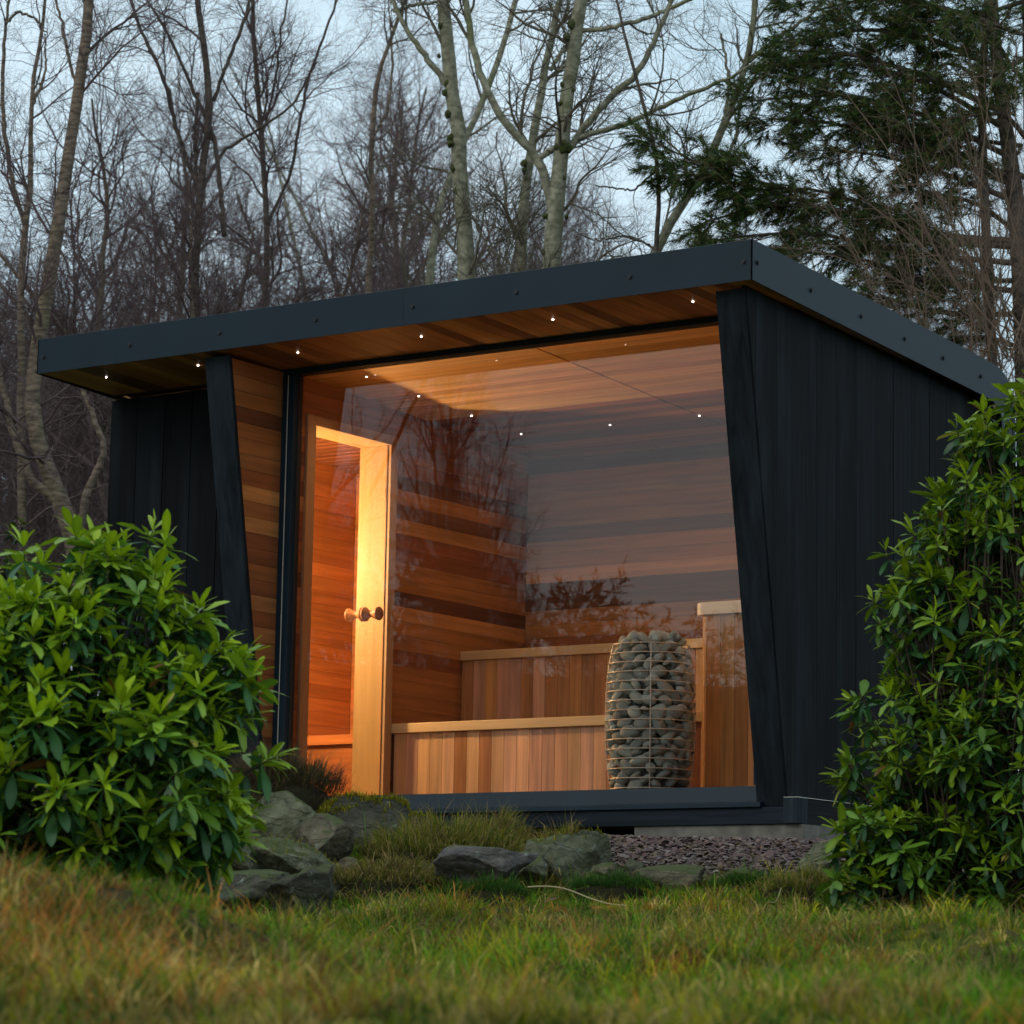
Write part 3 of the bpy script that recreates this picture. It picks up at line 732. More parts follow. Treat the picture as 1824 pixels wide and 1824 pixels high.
def tussock(name, px, py, d, rx, ry, hgt, n, cols, seed, label, cat, up=.5):
    RS = np.random.RandomState(seed); c = at(px, py, d)
    th = RS.uniform(0, 2*pi, n); r = np.sqrt(RS.rand(n)); th2 = 1+.18*np.sin(3*th+seed)+.12*np.sin(5*th+2*seed)
    ls, ldp = r*np.cos(th)*rx*th2, r*np.sin(th)*ry*th2
    dome = hgt*(1-r**2)**.6
    lump = .25*np.sin(ls*23+seed)*np.cos(ldp*29+seed)+.2*np.sin(ls*61+2*seed)
    dome = dome*(1+lump)-.05*(r > .93)
    P = np.stack([ls*RH[0]+ldp*FH[0], ls*RH[1]+ldp*FH[1], dome], -1)
    out = np.arctan2(ls*RH[1]+ldp*FH[1], ls*RH[0]+ldp*FH[0])
    laz = out+RS.normal(0, 1.0, n); lean = np.clip(up+r*.7+RS.normal(0, .3, n), 0, 1.9)
    col = np.array(cols)[RS.randint(0, len(cols), n)]*RS.uniform(.6, 1.3, (n, 1))
    v, q, t_, cc = blades(P, RS.uniform(.05, .15, n)*(hgt/.2+.25)*np.where(RS.rand(n) > .93, 1.7, 1), RS.uniform(.002, .0038, n), lean, laz, RS.uniform(0, 6.3, n), col)
    # earth core
    u, w_ = np.meshgrid(np.linspace(0, 2*pi, 19), np.linspace(0, 1, 7)); ux, uy = w_*np.cos(u)*rx*.98, w_*np.sin(u)*ry*.98
    cv = np.stack([ux*RH[0]+uy*FH[0], ux*RH[1]+uy*FH[1], (hgt*(1-w_**2)**.6-.012)-.10*(w_ > .99)], -1).reshape(-1, 3)
    I, J = np.meshgrid(np.arange(6), np.arange(18), indexing='ij'); bb_ = I*19+J
    cf = np.stack([bb_, bb_+1, bb_+20, bb_+19], -1).reshape(-1, 4)
    ct = np.tile(np.array([[.03, .025, .008]]), (len(cv), 1))
    me = npmesh(name, np.concatenate([v, cv]), [np.concatenate([q, cf+len(v)]), t_], GRASSM, tint=np.concatenate([cc, ct]))
    return tag(add(name, me, c), label, cat)
OLV = [(0.27, 0.26, 0.018), (0.16, 0.19, 0.015), (0.36, 0.28, 0.06), (0.40, 0.29, 0.12), (0.08, 0.12, 0.014)]
BRN = [(0.30, 0.18, 0.07), (0.42, 0.29, 0.13), (0.14, 0.12, 0.025), (0.20, 0.17, 0.03)]
tussock('grass_tussock', 790, 1548, 12.7, .36, .22, .12, 7500, OLV, 21, 'big olive wispy grass tussock between the mossy boulder and the pointed boulder', 'grass tussock')
tussock('grass_tussock', 880, 1540, 12.85, .16, .14, .13, 2600, OLV+BRN, 22, 'fluffy brown green grass tussock below the middle of the window sill', 'grass tussock')
tussock('grass_tussock', 700, 1592, 12.3, .26, .16, .09, 3800, BRN+OLV, 23, 'drooping straw brown grass tussock in front of the round brown boulder', 'grass tussock', .9)
tussock('grass_tussock', 700, 1482, 13.2, .24, .1, .04, 1500, [(0.14, .12, .015), (.10, .10, .012)], 24, 'low yellow mossy turf strip directly under the left part of the sill', 'grass tussock')
tussock('grass_tussock', 1000, 1520, 12.75, .12, .1, .07, 900, BRN+OLV, 25, 'small tawny grass tussock between pointed boulder and cabin beam', 'grass tussock')
tussock('grass_tussock', 1440, 1600, 11.6, .22, .15, .06, 2200, OLV, 26, 'low mossy tussock left of the right rhododendron foot', 'grass tussock')
tussock('heather_clump', 490, 1432, 13.05, .27, .2, .13, 4200, [(0.10, 0.06, 0.035), (0.16, 0.09, 0.05), (0.07, 0.06, 0.02), (0.13, 0.11, 0.02), (.06, .045, .03)], 27, 'brown twiggy heather clump between left rhododendron and window sill', 'heather', .3)
# green tufts in the lawn
for i, (px, py, d, lab) in enumerate(((1330, 1590, 11.9, 'bright green grass tuft right of the low flat boulder'), (1090, 1590, 11.9, 'bright green grass tuft at the foot of the pointed boulder'), (870, 1600, 11.7, 'bright green grass tuft in front of the ridged boulder'))):
    tussock('grass_tuft', px, py, d, .17, .12, .04, 1500, [(0.05, 0.13, 0.012), (0.07, 0.15, 0.02), (0.04, 0.09, 0.012)], 40+i, lab, 'grass tuft')
# long dry stalks lying in the turf
STRAW = plain('straw', (0.42, 0.32, 0.17), 0.8)
def stalk(name, pts, w, lab, cat='dry stalk'):
    P = np.array([at(*p) for p in pts]); u = np.linspace(0, 1, len(P)); uu = np.linspace(0, 1, 14)
    P = np.stack([np.interp(uu, u, P[:, i]) for i in range(3)], -1); P[:, 2] += .012*np.sin(uu*pi*2.2)
    c = P.mean(0); V, F = tubes((P-c)[None], np.full((1, 14), w), 5)
    tag(add(name, npmesh(name, V, F, STRAW), c), lab, cat)
stalk('dry_stalk', ((940, 1580, 11.5), (1010, 1588, 11.45), (1070, 1600, 11.4), (1118, 1617, 11.35)), .0028, 'long pale dry stalk lying on the grass below the pointed boulder')
stalk('dry_stalk', ((1350, 1622, 11.3), (1378, 1606, 11.3), (1392, 1585, 11.3)), .0022, 'short curved pale dry stalk left of the right bush')
stalk('dry_stalk', ((1462, 1675, 9.8), (1480, 1687, 9.75), (1495, 1700, 9.7)), .003, 'broken reddish twig lying in the lawn below the right bush', 'twig')

# ------------------------------------------------------------------ slate chippings
def chips():
    RS = np.random.RandomState(4); n = 8500
    s = RS.uniform(.22, 2.6, n); d = RS.uniform(12.2, 13.72, n)
    k = d > 12.22+.12*np.sin(3*s)+.1*RS.rand(n); s, d = s[k], d[k]; n = len(s)
    z = H(s, d)+RS.uniform(-.004, .016, n)
    P = np.concatenate([CP[:2]+s[:, None]*RH[:2]+d[:, None]*FH[:2], z[:, None]], 1)
    hexa = np.array([(cos(a), sin(a)) for a in np.arange(5)*2*pi/5])
    L = RS.uniform(.007, .021, n)*np.where(RS.rand(n) > .93, 1.7, 1); Wd = L*RS.uniform(.45, .95, n); T = RS.uniform(.003, .007, n)
    rr = RS.uniform(.75, 1.2, (n, 5)); base = np.stack([hexa[None, :, 0]*rr*L[:, None], hexa[None, :, 1]*rr*Wd[:, None], np.zeros((n, 5))], -1)
    topv = base*np.array([.9, .9, 1]); topv[..., 2] += T[:, None]
    loc = np.concatenate([base, topv], 1)
    a, b_, c_ = RS.uniform(0, 6.3, n), RS.normal(0, .35, n), RS.normal(0, .35, n)
    x, y, z_ = loc[..., 0], loc[..., 1], loc[..., 2]
    y, z_ = y*np.cos(b_)[:, None]-z_*np.sin(b_)[:, None], y*np.sin(b_)[:, None]+z_*np.cos(b_)[:, None]
    x, z_ = x*np.cos(c_)[:, None]+z_*np.sin(c_)[:, None], -x*np.sin(c_)[:, None]+z_*np.cos(c_)[:, None]
    x, y = x*np.cos(a)[:, None]-y*np.sin(a)[:, None], x*np.sin(a)[:, None]+y*np.cos(a)[:, None]
    V = (np.stack([x, y, z_], -1)+P[:, None, :]).reshape(-1, 3)
    o = np.arange(n)[:, None]*10
    Q = np.concatenate([np.stack([o[:, 0]+i, o[:, 0]+(i+1) % 5, o[:, 0]+5+(i+1) % 5, o[:, 0]+5+i], -1) for i in range(5)])
    Pn = o+np.array([5, 6, 7, 8, 9])
    cols = np.array([(0.125, 0.075, 0.07), (0.16, 0.10, 0.085), (0.09, 0.058, 0.056), (0.19, 0.15, 0.13), (0.14, 0.095, 0.065)])
    tint = np.repeat(cols[RS.randint(0, 5, n)]*RS.uniform(.7, 1.3, (n, 1)), 10, axis=0)
    return npmesh('slate_chippings', V, [Q, Pn], tintmat('slate', 0.75, 0, .4), tint=tint)
tag(add('slate_chippings', chips()), 'bed of plum grey slate chippings in front of the cabin plinth', 'gravel', kind='stuff')

# ------------------------------------------------------------------ boulders
def rockmat(name, c1, c2, moss=0.0):
    m, t, b = newmat(name)
    tc = N(t, 'ShaderNodeTexCoord'); n1 = N(t, 'ShaderNodeTexNoise'); n1.inputs['Scale'].default_value = 7; n1.inputs['Detail'].default_value = 10; n1.inputs['Roughness'].default_value = .65
    t.links.new(tc.outputs['Object'], n1.inputs[0])
    r = N(t, 'ShaderNodeValToRGB'); r.color_ramp.elements[0].position = .35; r.color_ramp.elements[0].color = (*c1, 1); r.color_ramp.elements[1].position = .65; r.color_ramp.elements[1].color = (*c2, 1)
    t.links.new(n1.outputs[0], r.inputs[0])
    # lichen spots
    n2 = N(t, 'ShaderNodeTexNoise'); n2.inputs['Scale'].default_value = 22; n2.inputs['Detail'].default_value = 4; t.links.new(tc.outputs['Object'], n2.inputs[0])
    r2 = N(t, 'ShaderNodeMapRange'); r2.inputs[1].default_value = .66; r2.inputs[2].default_value = .70; t.links.new(n2.outputs[0], r2.inputs[0])
    mx = N(t, 'ShaderNodeMixRGB'); mx.inputs[2].default_value = (.26, .28, .23, 1); t.links.new(r2.outputs[0], mx.inputs[0]); t.links.new(r.outputs[0], mx.inputs[1])
    wv = N(t, 'ShaderNodeTexNoise'); wv.inputs['Scale'].default_value = 5; t.links.new(tc.outputs['Object'], wv.inputs[0])
    va = N(t, 'ShaderNodeVectorMath', operation='MULTIPLY_ADD'); va.inputs[1].default_value = (.35, .35, .12); t.links.new(wv.outputs['Color'], va.inputs[0]); t.links.new(tc.outputs['Object'], va.inputs[2])
    vm = N(t, 'ShaderNodeMapping'); vm.inputs['Scale'].default_value = (1, 1, 2.6); t.links.new(va.outputs[0], vm.inputs[0])
    vo = N(t, 'ShaderNodeTexVoronoi', feature='DISTANCE_TO_EDGE'); vo.inputs['Scale'].default_value = 4.2; t.links.new(vm.outputs[0], vo.inputs[0])
    vr = N(t, 'ShaderNodeMapRange'); vr.inputs[1].default_value = .0; vr.inputs[2].default_value = .035; vr.inputs[3].default_value = .25; vr.inputs[4].default_value = 1; t.links.new(vo.outputs[0], vr.inputs[0])
    mc = N(t, 'ShaderNodeMixRGB', blend_type='MULTIPLY'); mc.inputs[0].default_value = .4; t.links.new(mx.outputs[0], mc.inputs[1]); t.links.new(vr.outputs[0], mc.inputs[2])
    last = mc.outputs[0]
    if moss:
        ge = N(t, 'ShaderNodeNewGeometry'); sx = N(t, 'ShaderNodeSeparateXYZ'); t.links.new(ge.outputs['Normal'], sx.inputs[0])
        n3 = N(t, 'ShaderNodeTexNoise'); n3.inputs['Scale'].default_value = 9; n3.inputs['Detail'].default_value = 6; t.links.new(tc.outputs['Object'], n3.inputs[0])
        ad = N(t, 'ShaderNodeMath', operation='ADD'); t.links.new(sx.outputs[2], ad.inputs[0]); t.links.new(n3.outputs[0], ad.inputs[1])
        r3 = N(t, 'ShaderNodeMapRange'); r3.inputs[1].default_value = 1.35-moss; r3.inputs[2].default_value = 1.5-moss; t.links.new(ad.outputs[0], r3.inputs[0])
        mm = N(t, 'ShaderNodeMixRGB'); mm.inputs[2].default_value = (.085, .10, .025, 1); t.links.new(r3.outputs[0], mm.inputs[0]); t.links.new(last, mm.inputs[1]); last = mm.outputs[0]
    t.links.new(last, b.inputs['Base Color']); b.inputs['Roughness'].default_value = .85
    n4 = N(t, 'ShaderNodeTexNoise'); n4.inputs['Scale'].default_value = 26; n4.inputs['Detail'].default_value = 8; n4.inputs['Roughness'].default_value = .7; t.links.new(tc.outputs['Object'], n4.inputs[0])
    bp = N(t, 'ShaderNodeBump'); bp.inputs['Strength'].default_value = 1.0; bp.inputs['Distance'].default_value = .035; b2 = N(t, 'ShaderNodeBump'); b2.inputs['Strength'].default_value = .5; b2.inputs['Distance'].default_value = .02; t.links.new(vr.outputs[0], b2.inputs['Height']); t.links.new(n4.outputs[0], bp.inputs['Height']); t.links.new(b2.outputs[0], bp.inputs['Normal']); t.links.new(bp.outputs[0], b.inputs['Normal'])
    return m
RG = rockmat('rock_green_grey', (.10, .105, .055), (.28, .27, .16), .3)
RB = rockmat('rock_brown_grey', (.085, .066, .036), (.22, .18, .105), .22)
RD = rockmat('rock_dark', (.045, .042, .028), (.14, .13, .085), .25)
RV = rockmat('rock_violet_grey', (.085, .075, .075), (.23, .20, .17), .08)
MOSSM = tintmat('moss', .95, .2, .1)
from mathutils import noise as mnoise
def boulder(px, py, d, wx, hz, dy, seed, mat, label, planes=9, rot=0.0, tilt=0.0, moss=0, spike=None):
    rr = random.Random(seed); bm = bmesh.new(); bmesh.ops.create_icosphere(bm, subdivisions=5, radius=1)
    pl = []
    for _ in range(planes):
        v = Vector((rr.gauss(0, 1), rr.gauss(0, 1), rr.gauss(0, .8))).normalized(); pl.append((v, rr.uniform(.42, .74)))
    off = Vector((seed*3.1, seed*1.7, seed*.9))
    for v in bm.verts:
        p = v.co.copy()
        for nrm, dist in pl:
            e = p.dot(nrm)-dist
            if e > 0: p -= nrm*e
        nz = mnoise.fractal(p*2.2+off, .75, 2.3, 7); rg = 1-abs(mnoise.noise(p*1.9+off))*2
        strat = math.sin((p.z*7+mnoise.noise(p*1.2+off)*4))*0.012
        p += v.co*(0.075*nz+strat-.05*max(rg-.8, 0)*5*.5)
        v.co = p
    M3 = Matrix.Rotation(rot, 3, 'Z') @ Matrix.Rotation(tilt, 3, 'Y')
    for v in bm.verts:
        q = Vector((v.co.x*wx/2, v.co.y*dy/2, v.co.z*hz/2)); q = Matrix.Rotation(tilt, 3, 'Y') @ q
        v.co = Matrix.Rotation(YAW+rot, 3, 'Z') @ q
    for f in bm.faces: f.smooth = True
    me = bpy.data.meshes.new('boulder'); bm.to_mesh(me); bm.free(); me.materials.append(mat)
    c = at(px, py, d); o = add('boulder', me, c); tag(o, label, 'boulder')
    if moss:
        RS = np.random.RandomState(seed); co = np.array([v.co for v in me.vertices]); no = np.array([v.normal for v in me.vertices])
        k = np.where((no[:, 2] > .25) & (co[:, 2] > hz*.10))[0]; k = RS.choice(k, moss); P = co[k]+RS.normal(0, .006, (moss, 3))
        col = np.array([(0.30, .27, .012), (.19, .20, .012), (.20, .14, .02)])[RS.randint(0, 3, moss)]*RS.uniform(.6, 1.3, (moss, 1))
        v, q, t_, cc = blades(P, RS.uniform(.012, .032, moss), RS.uniform(.003, .006, moss), RS.uniform(0, 1.2, moss), RS.uniform(0, 6.3, moss), RS.uniform(0, 6.3, moss), col)
        mo = add('moss_cushion', npmesh('moss_cushion', v, [q, t_], MOSSM, tint=cc), c, o); mo['kind'] = 'stuff'
    return o
K = 1824/1024
def bw_(px, d): return px/FPX*d
for a in (
 (508, 1474, 12.9, 118, 92, .30, 1, RG, 'slanted green grey boulder left of the round brown one under the heather', 7, .2, .35, 0),
 (578, 1512, 12.6, 108, 88, .24, 2, RB, 'round brown boulder wedged between slanted and mossy boulders', 8, -.3, .1, 0),
 (655, 1482, 12.95, 156, 104, .36, 3, RD, 'dark boulder with a yellow moss cushion under the left end of the sill', 8, .1, .1, 3200),
 (722, 1478, 13.25, 110, 62, .25, 31, RD, 'low dark boulder behind the tussock under the sill', 8, .1, .0, 1200),
 (525, 1546, 12.3, 150, 66, .34, 4, RG, 'pale green sloping slab boulder behind the cracked dark boulder', 6, .1, .35, 150),
 (470, 1580, 12.0, 200, 80, .36, 5, RD, 'long dark low boulder under the left rhododendron', 8, .0, .06, 0),
 (548, 1602, 11.75, 130, 104, .28, 6, RD, 'cracked dark boulder with pale lichen spots at the lower left of the rock bank', 9, .3, .3, 0),
 (780, 1562, 12.4, 70, 38, .14, 7, RB, 'small flat brown boulder left of the ridged one', 7, 0, 0, 120),
 (872, 1540, 12.15, 170, 78, .26, 8, RV, 'wide violet grey ridged boulder in the middle of the bank', 10, -.1, -.08, 0),
 (1018, 1524, 12.45, 138, 104, .30, 9, RG, 'tall pointed green grey boulder left of the slate bed', 6, .3, .55, 150),
 (1205, 1572, 12.2, 170, 46, .20, 10, RB, 'low flat brown kerb boulder in front of the slate bed', 8, 0, 0, 0),
 (1462, 1532, 12.6, 110, 44, .26, 11, RG, 'mossy flat slab boulder on the slate bed beside the right bush', 6, .1, -.25, 0),
 (1455, 1562, 12.35, 80, 34, .16, 12, RB, 'small dull boulder in front of the mossy slab', 8, 0, 0, 0),
 (1128, 1548, 12.4, 60, 26, .12, 13, RD, 'small dark stone at the left end of the slate bed', 8, 0, 0, 0),
 (628, 1556, 12.45, 56, 44, .14, 15, RB, 'small brown stone tucked right of the round brown boulder', 7, .3, .1, 0),
 (620, 1635, 11.7, 40, 26, .10, 16, RD, 'small dark stone at the right foot of the cracked dark boulder', 7, 0, 0, 0),
 (940, 1552, 12.3, 60, 50, .16, 17, RG, 'small green grey stone between ridged and pointed boulders', 7, .4, .1, 0),
 (1090, 1560, 12.25, 66, 40, .16, 18, RB, 'small brown stone right of the pointed boulder', 7, .2, .1, 0),
 (1330, 1566, 12.25, 70, 30, .16, 19, RB, 'low brown stone right of the flat kerb boulder', 7, .2, 0, 0),
 (425, 1530, 12.2, 90, 60, .22, 20, RG, 'grey green stone half hidden by the left rhododendron', 7, .2, .1, 0),
 (1515, 1645, 10.6, 60, 24, .10, 14, RG, 'pale stone half sunk in turf below the right bush', 7, 0, 0, 0)):
    px, py, d, w, h, dy = a[:6]
    boulder(px, py, d, bw_(w, d)*1.2, bw_(h, d)*1.36, dy*1.15, a[6], a[7], a[8], a[9], a[10], a[11], a[12])


# ------------------------------------------------------------------ rhododendrons
LEAFM = tintmat('rhododendron_leaf', 0.40, 0.25, 0.35)
BARK_R = plain('shrub_bark', (0.06, 0.035, 0.022), .9, 0, .3, 30)
def leafgeo(k, coarse=False):
    """one leaf, unit length along +x, folded along the rib and curled down"""
    rr = random.Random(k); w = rr.uniform(.125, .158); curl = rr.uniform(.05, .28); fold = rr.uniform(.08, .3)
    xs = [0, .10, .24, .40, .56, .72, .86, .95, 1.0]; ws = [.010, .035, .60*w, .86*w, 1.0*w, .98*w, .72*w, .38*w, .006]
    if coarse: xs, ws = xs[::2], ws[::2]
    V = []
    for x, ww in zip(xs, ws):
        z = -curl*x*x+.02*sin(x*9+k)
        V += [(x, -ww, z+ww*fold), (x, 0, z), (x, ww, z+ww*fold)]
    F = []
    for i in range(len(xs)-1):
        a = i*3; F += [(a, a+3, a+4, a+1), (a+1, a+4, a+5, a+2)]
    return np.array(V), np.array(F)
LG = [leafgeo(k) for k in range(4)]
LGC = [leafgeo(k, True) for k in range(4)]
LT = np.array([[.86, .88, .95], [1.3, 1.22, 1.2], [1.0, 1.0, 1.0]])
LM = [npmesh('leaf', v, f, LEAFM, smooth=True, tint=np.tile(LT, (len(v)//3, 1))) for v, f in LG]
def frames(D, roll):
    D = D/np.linalg.norm(D, axis=1, keepdims=True)
    up = np.tile(np.array([0, 0, 1.0]), (len(D), 1)); up[np.abs(D[:, 2]) > .97] = (1, 0, 0)
    Y = np.cross(up, D); Y /= np.linalg.norm(Y, axis=1, keepdims=True); Z = np.cross(D, Y)
    c, s_ = np.cos(roll)[:, None], np.sin(roll)[:, None]
    return np.stack([D, c*Y+s_*Z, -s_*Y+c*Z], 2)     # columns x,y,z
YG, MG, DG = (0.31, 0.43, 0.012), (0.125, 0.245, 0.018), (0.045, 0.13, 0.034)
def rhodo(name, lobes, seed, label, cat, llen, nshoots, base, bright=1.0, nind=300, cutpx=None):
    """lobes: (px,py,d,r_side,r_up,r_depth)"""
    RS = np.random.RandomState(seed)
    B = at(*base); root = empty(name, B, label, cat)
    C = np.array([at(*l[:3]) for l in lobes]); R = np.array([l[3:6] for l in lobes])
    ax = np.stack([RH, np.array([0, 0, 1.0]), FH])
    wts = (R[:, 0]*R[:, 1]); wts = wts/wts.sum()
    S, Dn, depth = [], [], []
    tries = 0
    while len(S) < nshoots and tries < 90000:
        tries += 1
        i = RS.choice(len(lobes), p=wts); n = RS.normal(0, 1, 3); n /= np.linalg.norm(n)
        if n[2] > .45 and RS.rand() < .85: continue       # far side: few
        f = 1.0 if RS.rand() < .62 else RS.uniform(.5, .93)
        bump = 1+.15*sin(7*n[0]+i)+.12*sin(9*n[1]+2*i)+.10*RS.normal()
        loc = n*R[i]*f*bump; P = C[i]+loc @ ax
        q = ((P-C) @ ax.T)/R; inside = (np.sqrt((q**2).sum(1)) < .72*f); inside[i] = False
        if inside.any(): continue
        dq = [np.sum((P-s_)**2) for s_ in S[-260:]]
        if dq and min(dq) < (llen*.235)**2: continue
        nw = (n/R[i]) @ ax; nw /= np.linalg.norm(nw)
        S.append(P); Dn.append(nw*.75+np.array([0, 0, .75])+RS.normal(0, .22, 3)); depth.append(f)
    S = np.array(S); Dn = np.array(Dn); Dn /= np.linalg.norm(Dn, axis=1, keepdims=True); depth = np.array(depth)
    pos, dirs, roll, ln, col, gi = [], [], [], [], [], []
    zlo, zhi = S[:, 2].min(), S[:, 2].max()
    for k in range(len(S)):
        a = Dn[k]; u = np.cross(a, [0.3, .5, .81]); u /= np.linalg.norm(u); v = np.cross(a, u)
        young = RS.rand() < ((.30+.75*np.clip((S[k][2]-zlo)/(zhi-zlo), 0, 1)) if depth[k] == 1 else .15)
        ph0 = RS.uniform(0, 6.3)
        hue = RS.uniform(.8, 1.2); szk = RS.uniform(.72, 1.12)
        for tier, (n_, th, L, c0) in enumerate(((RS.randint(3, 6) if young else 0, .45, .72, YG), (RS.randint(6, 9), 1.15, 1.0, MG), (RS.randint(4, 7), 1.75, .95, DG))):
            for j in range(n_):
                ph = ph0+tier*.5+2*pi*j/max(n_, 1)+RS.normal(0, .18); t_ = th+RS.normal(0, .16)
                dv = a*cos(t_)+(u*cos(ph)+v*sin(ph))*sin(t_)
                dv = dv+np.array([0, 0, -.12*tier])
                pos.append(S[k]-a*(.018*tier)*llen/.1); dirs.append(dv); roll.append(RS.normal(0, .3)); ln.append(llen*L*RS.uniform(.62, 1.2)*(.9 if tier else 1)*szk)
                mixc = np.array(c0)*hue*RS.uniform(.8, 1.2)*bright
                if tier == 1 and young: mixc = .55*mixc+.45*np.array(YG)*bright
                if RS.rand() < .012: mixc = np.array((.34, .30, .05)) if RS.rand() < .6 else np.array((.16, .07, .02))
                col.append(mixc); gi.append(RS.randint(4))
    pos, dirs, roll, ln, col, gi = map(np.array, (pos, dirs, roll, ln, col, gi))
    Fm = frames(dirs, roll)
    tip = pos+dirs*ln[:, None]*.5
    rel = tip-CP; dist = rel @ _f
    px = 912+FPX*(rel @ RX)/dist; py = 912-FPX*(rel @ UX)/dist
    vis = (px > 5) & (px < 1819) & (py > 5) & (py < 1800)
    face = np.abs(np.einsum('ij,j->i', Fm[:, :, 2], _f))
    score = np.where(vis, ln*(.35+face)/dist-0.0035*(dist-dist[vis].min()), -9)
    order = np.argsort(-score); top_ = order[:nind]; rest = order[nind:]
    for i in top_:
        Mx = Matrix(Fm[i].tolist())
        o = add('leaf', LM[gi[i]], pos[i], root, color=col[i]); o.rotation_euler = Mx.to_euler(); o.scale = (ln[i],)*3
    V, F, T = [], [], []; o_ = 0
    for g_ in range(4):
        k = rest[gi[rest] == g_]; v, f = LGC[g_]
        vv = np.einsum('nij,mj->nmi', Fm[k]*ln[k][:, None, None], v)+pos[k][:, None, :]-B
        V.append(vv.reshape(-1, 3)); F.append((f[None]+(np.arange(len(k))*len(v))[:, None, None]).reshape(-1, 4)+o_); o_ += len(k)*len(v)
        T.append((col[k][:, None, :]*np.tile(LT, (len(v)//3, 1))[None]).reshape(-1, 3))
    fo = add('foliage', npmesh('foliage', np.concatenate(V), np.concatenate(F), LEAFM, smooth=True, tint=np.concatenate(T)), B, root); fo['kind'] = 'stuff'
    # stems: from the base to lobe centres, then to the shoots
    pts, rad = [], []
    for k in range(len(S)):
        i = np.argmin((((S[k]-C)/1.0)**2).sum(1)); c = C[i]*.6+B*.4+RS.normal(0, .05, 3); e = S[k]
        m_ = (c+e)/2+np.array([0, 0, -.05]); tt = np.linspace(0, 1, 7)[:, None]
        pts.append((1-tt)**2*c+2*tt*(1-tt)*m_+tt**2*e); rad.append(np.linspace(.006, .0025, 7))
    p1 = tubes(np.array(pts)-B, np.array(rad), 4)
    pts, rad = [], []
    for c in C:
        for _ in range(2):
            b0_ = B+RS.normal(0, .06, 3)*np.array([1, 1, .1])-np.array([0, 0, .05]); e = c*.85+B*.15+RS.normal(0, .07, 3); m_ = (b0_+e)/2+RS.normal(0, .06, 3); tt = np.linspace(0, 1, 9)[:, None]
            pts.append((1-tt)**2*b0_+2*tt*(1-tt)*m_+tt**2*e); rad.append(np.linspace(.016, .007, 9))
    p2 = tubes(np.array(pts)-B, np.array(rad), 6)
    V, F = join([p1, p2]); add('stem', npmesh('stem', V, F, BARK_R, smooth=True), B, root)
    return root
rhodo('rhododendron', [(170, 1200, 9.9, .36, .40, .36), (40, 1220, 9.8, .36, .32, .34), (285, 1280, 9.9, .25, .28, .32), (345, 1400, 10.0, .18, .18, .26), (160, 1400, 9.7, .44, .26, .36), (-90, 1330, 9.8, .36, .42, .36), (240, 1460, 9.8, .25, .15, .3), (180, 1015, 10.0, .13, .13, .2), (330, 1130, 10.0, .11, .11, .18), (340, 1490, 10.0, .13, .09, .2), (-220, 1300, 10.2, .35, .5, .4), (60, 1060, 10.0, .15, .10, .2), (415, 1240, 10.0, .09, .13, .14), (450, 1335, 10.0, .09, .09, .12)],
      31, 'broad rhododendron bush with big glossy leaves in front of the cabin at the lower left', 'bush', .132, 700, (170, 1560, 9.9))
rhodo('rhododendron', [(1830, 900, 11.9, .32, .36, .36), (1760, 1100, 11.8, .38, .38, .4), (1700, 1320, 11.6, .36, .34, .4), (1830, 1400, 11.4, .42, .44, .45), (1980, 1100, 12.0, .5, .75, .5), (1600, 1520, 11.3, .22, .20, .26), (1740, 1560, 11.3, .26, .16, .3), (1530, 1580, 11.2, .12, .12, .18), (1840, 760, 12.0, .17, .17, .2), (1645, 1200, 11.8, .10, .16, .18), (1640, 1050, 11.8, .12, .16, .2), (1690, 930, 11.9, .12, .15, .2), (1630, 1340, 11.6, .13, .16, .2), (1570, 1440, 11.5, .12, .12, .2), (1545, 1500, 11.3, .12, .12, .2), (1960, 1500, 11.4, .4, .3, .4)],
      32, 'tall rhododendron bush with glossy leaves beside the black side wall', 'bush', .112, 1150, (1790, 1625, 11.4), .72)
rhodo('holly_shrub', [(10, 985, 17.5, .22, .18, .3), (-90, 960, 17.5, .3, .3, .3)], 33, 'small dark evergreen shrub behind the left rhododendron at the picture edge', 'shrub', .075, 60, (-10, 1130, 17.5), .35, 60)

# curled dead leaves on the turf
rl = random.Random(9)
for i in range(16):
    s_, d_ = rl.uniform(-1.0, 1.4), rl.uniform(7.5, 11.8)
    p_ = GP(s_, d_, float(H(s_, d_))+.035)
    o = add('dead_leaf', LM[i % 4], p_, color=(0.14, 0.055, 0.03)); o.rotation_euler = (rl.uniform(-.6, .6), rl.uniform(-.8, .8), rl.uniform(0, 6)); o.scale = (.06,)*3
    tag(o, 'small curled brown dead leaf lying in the grass', 'leaf', 'dead leaves in the grass')

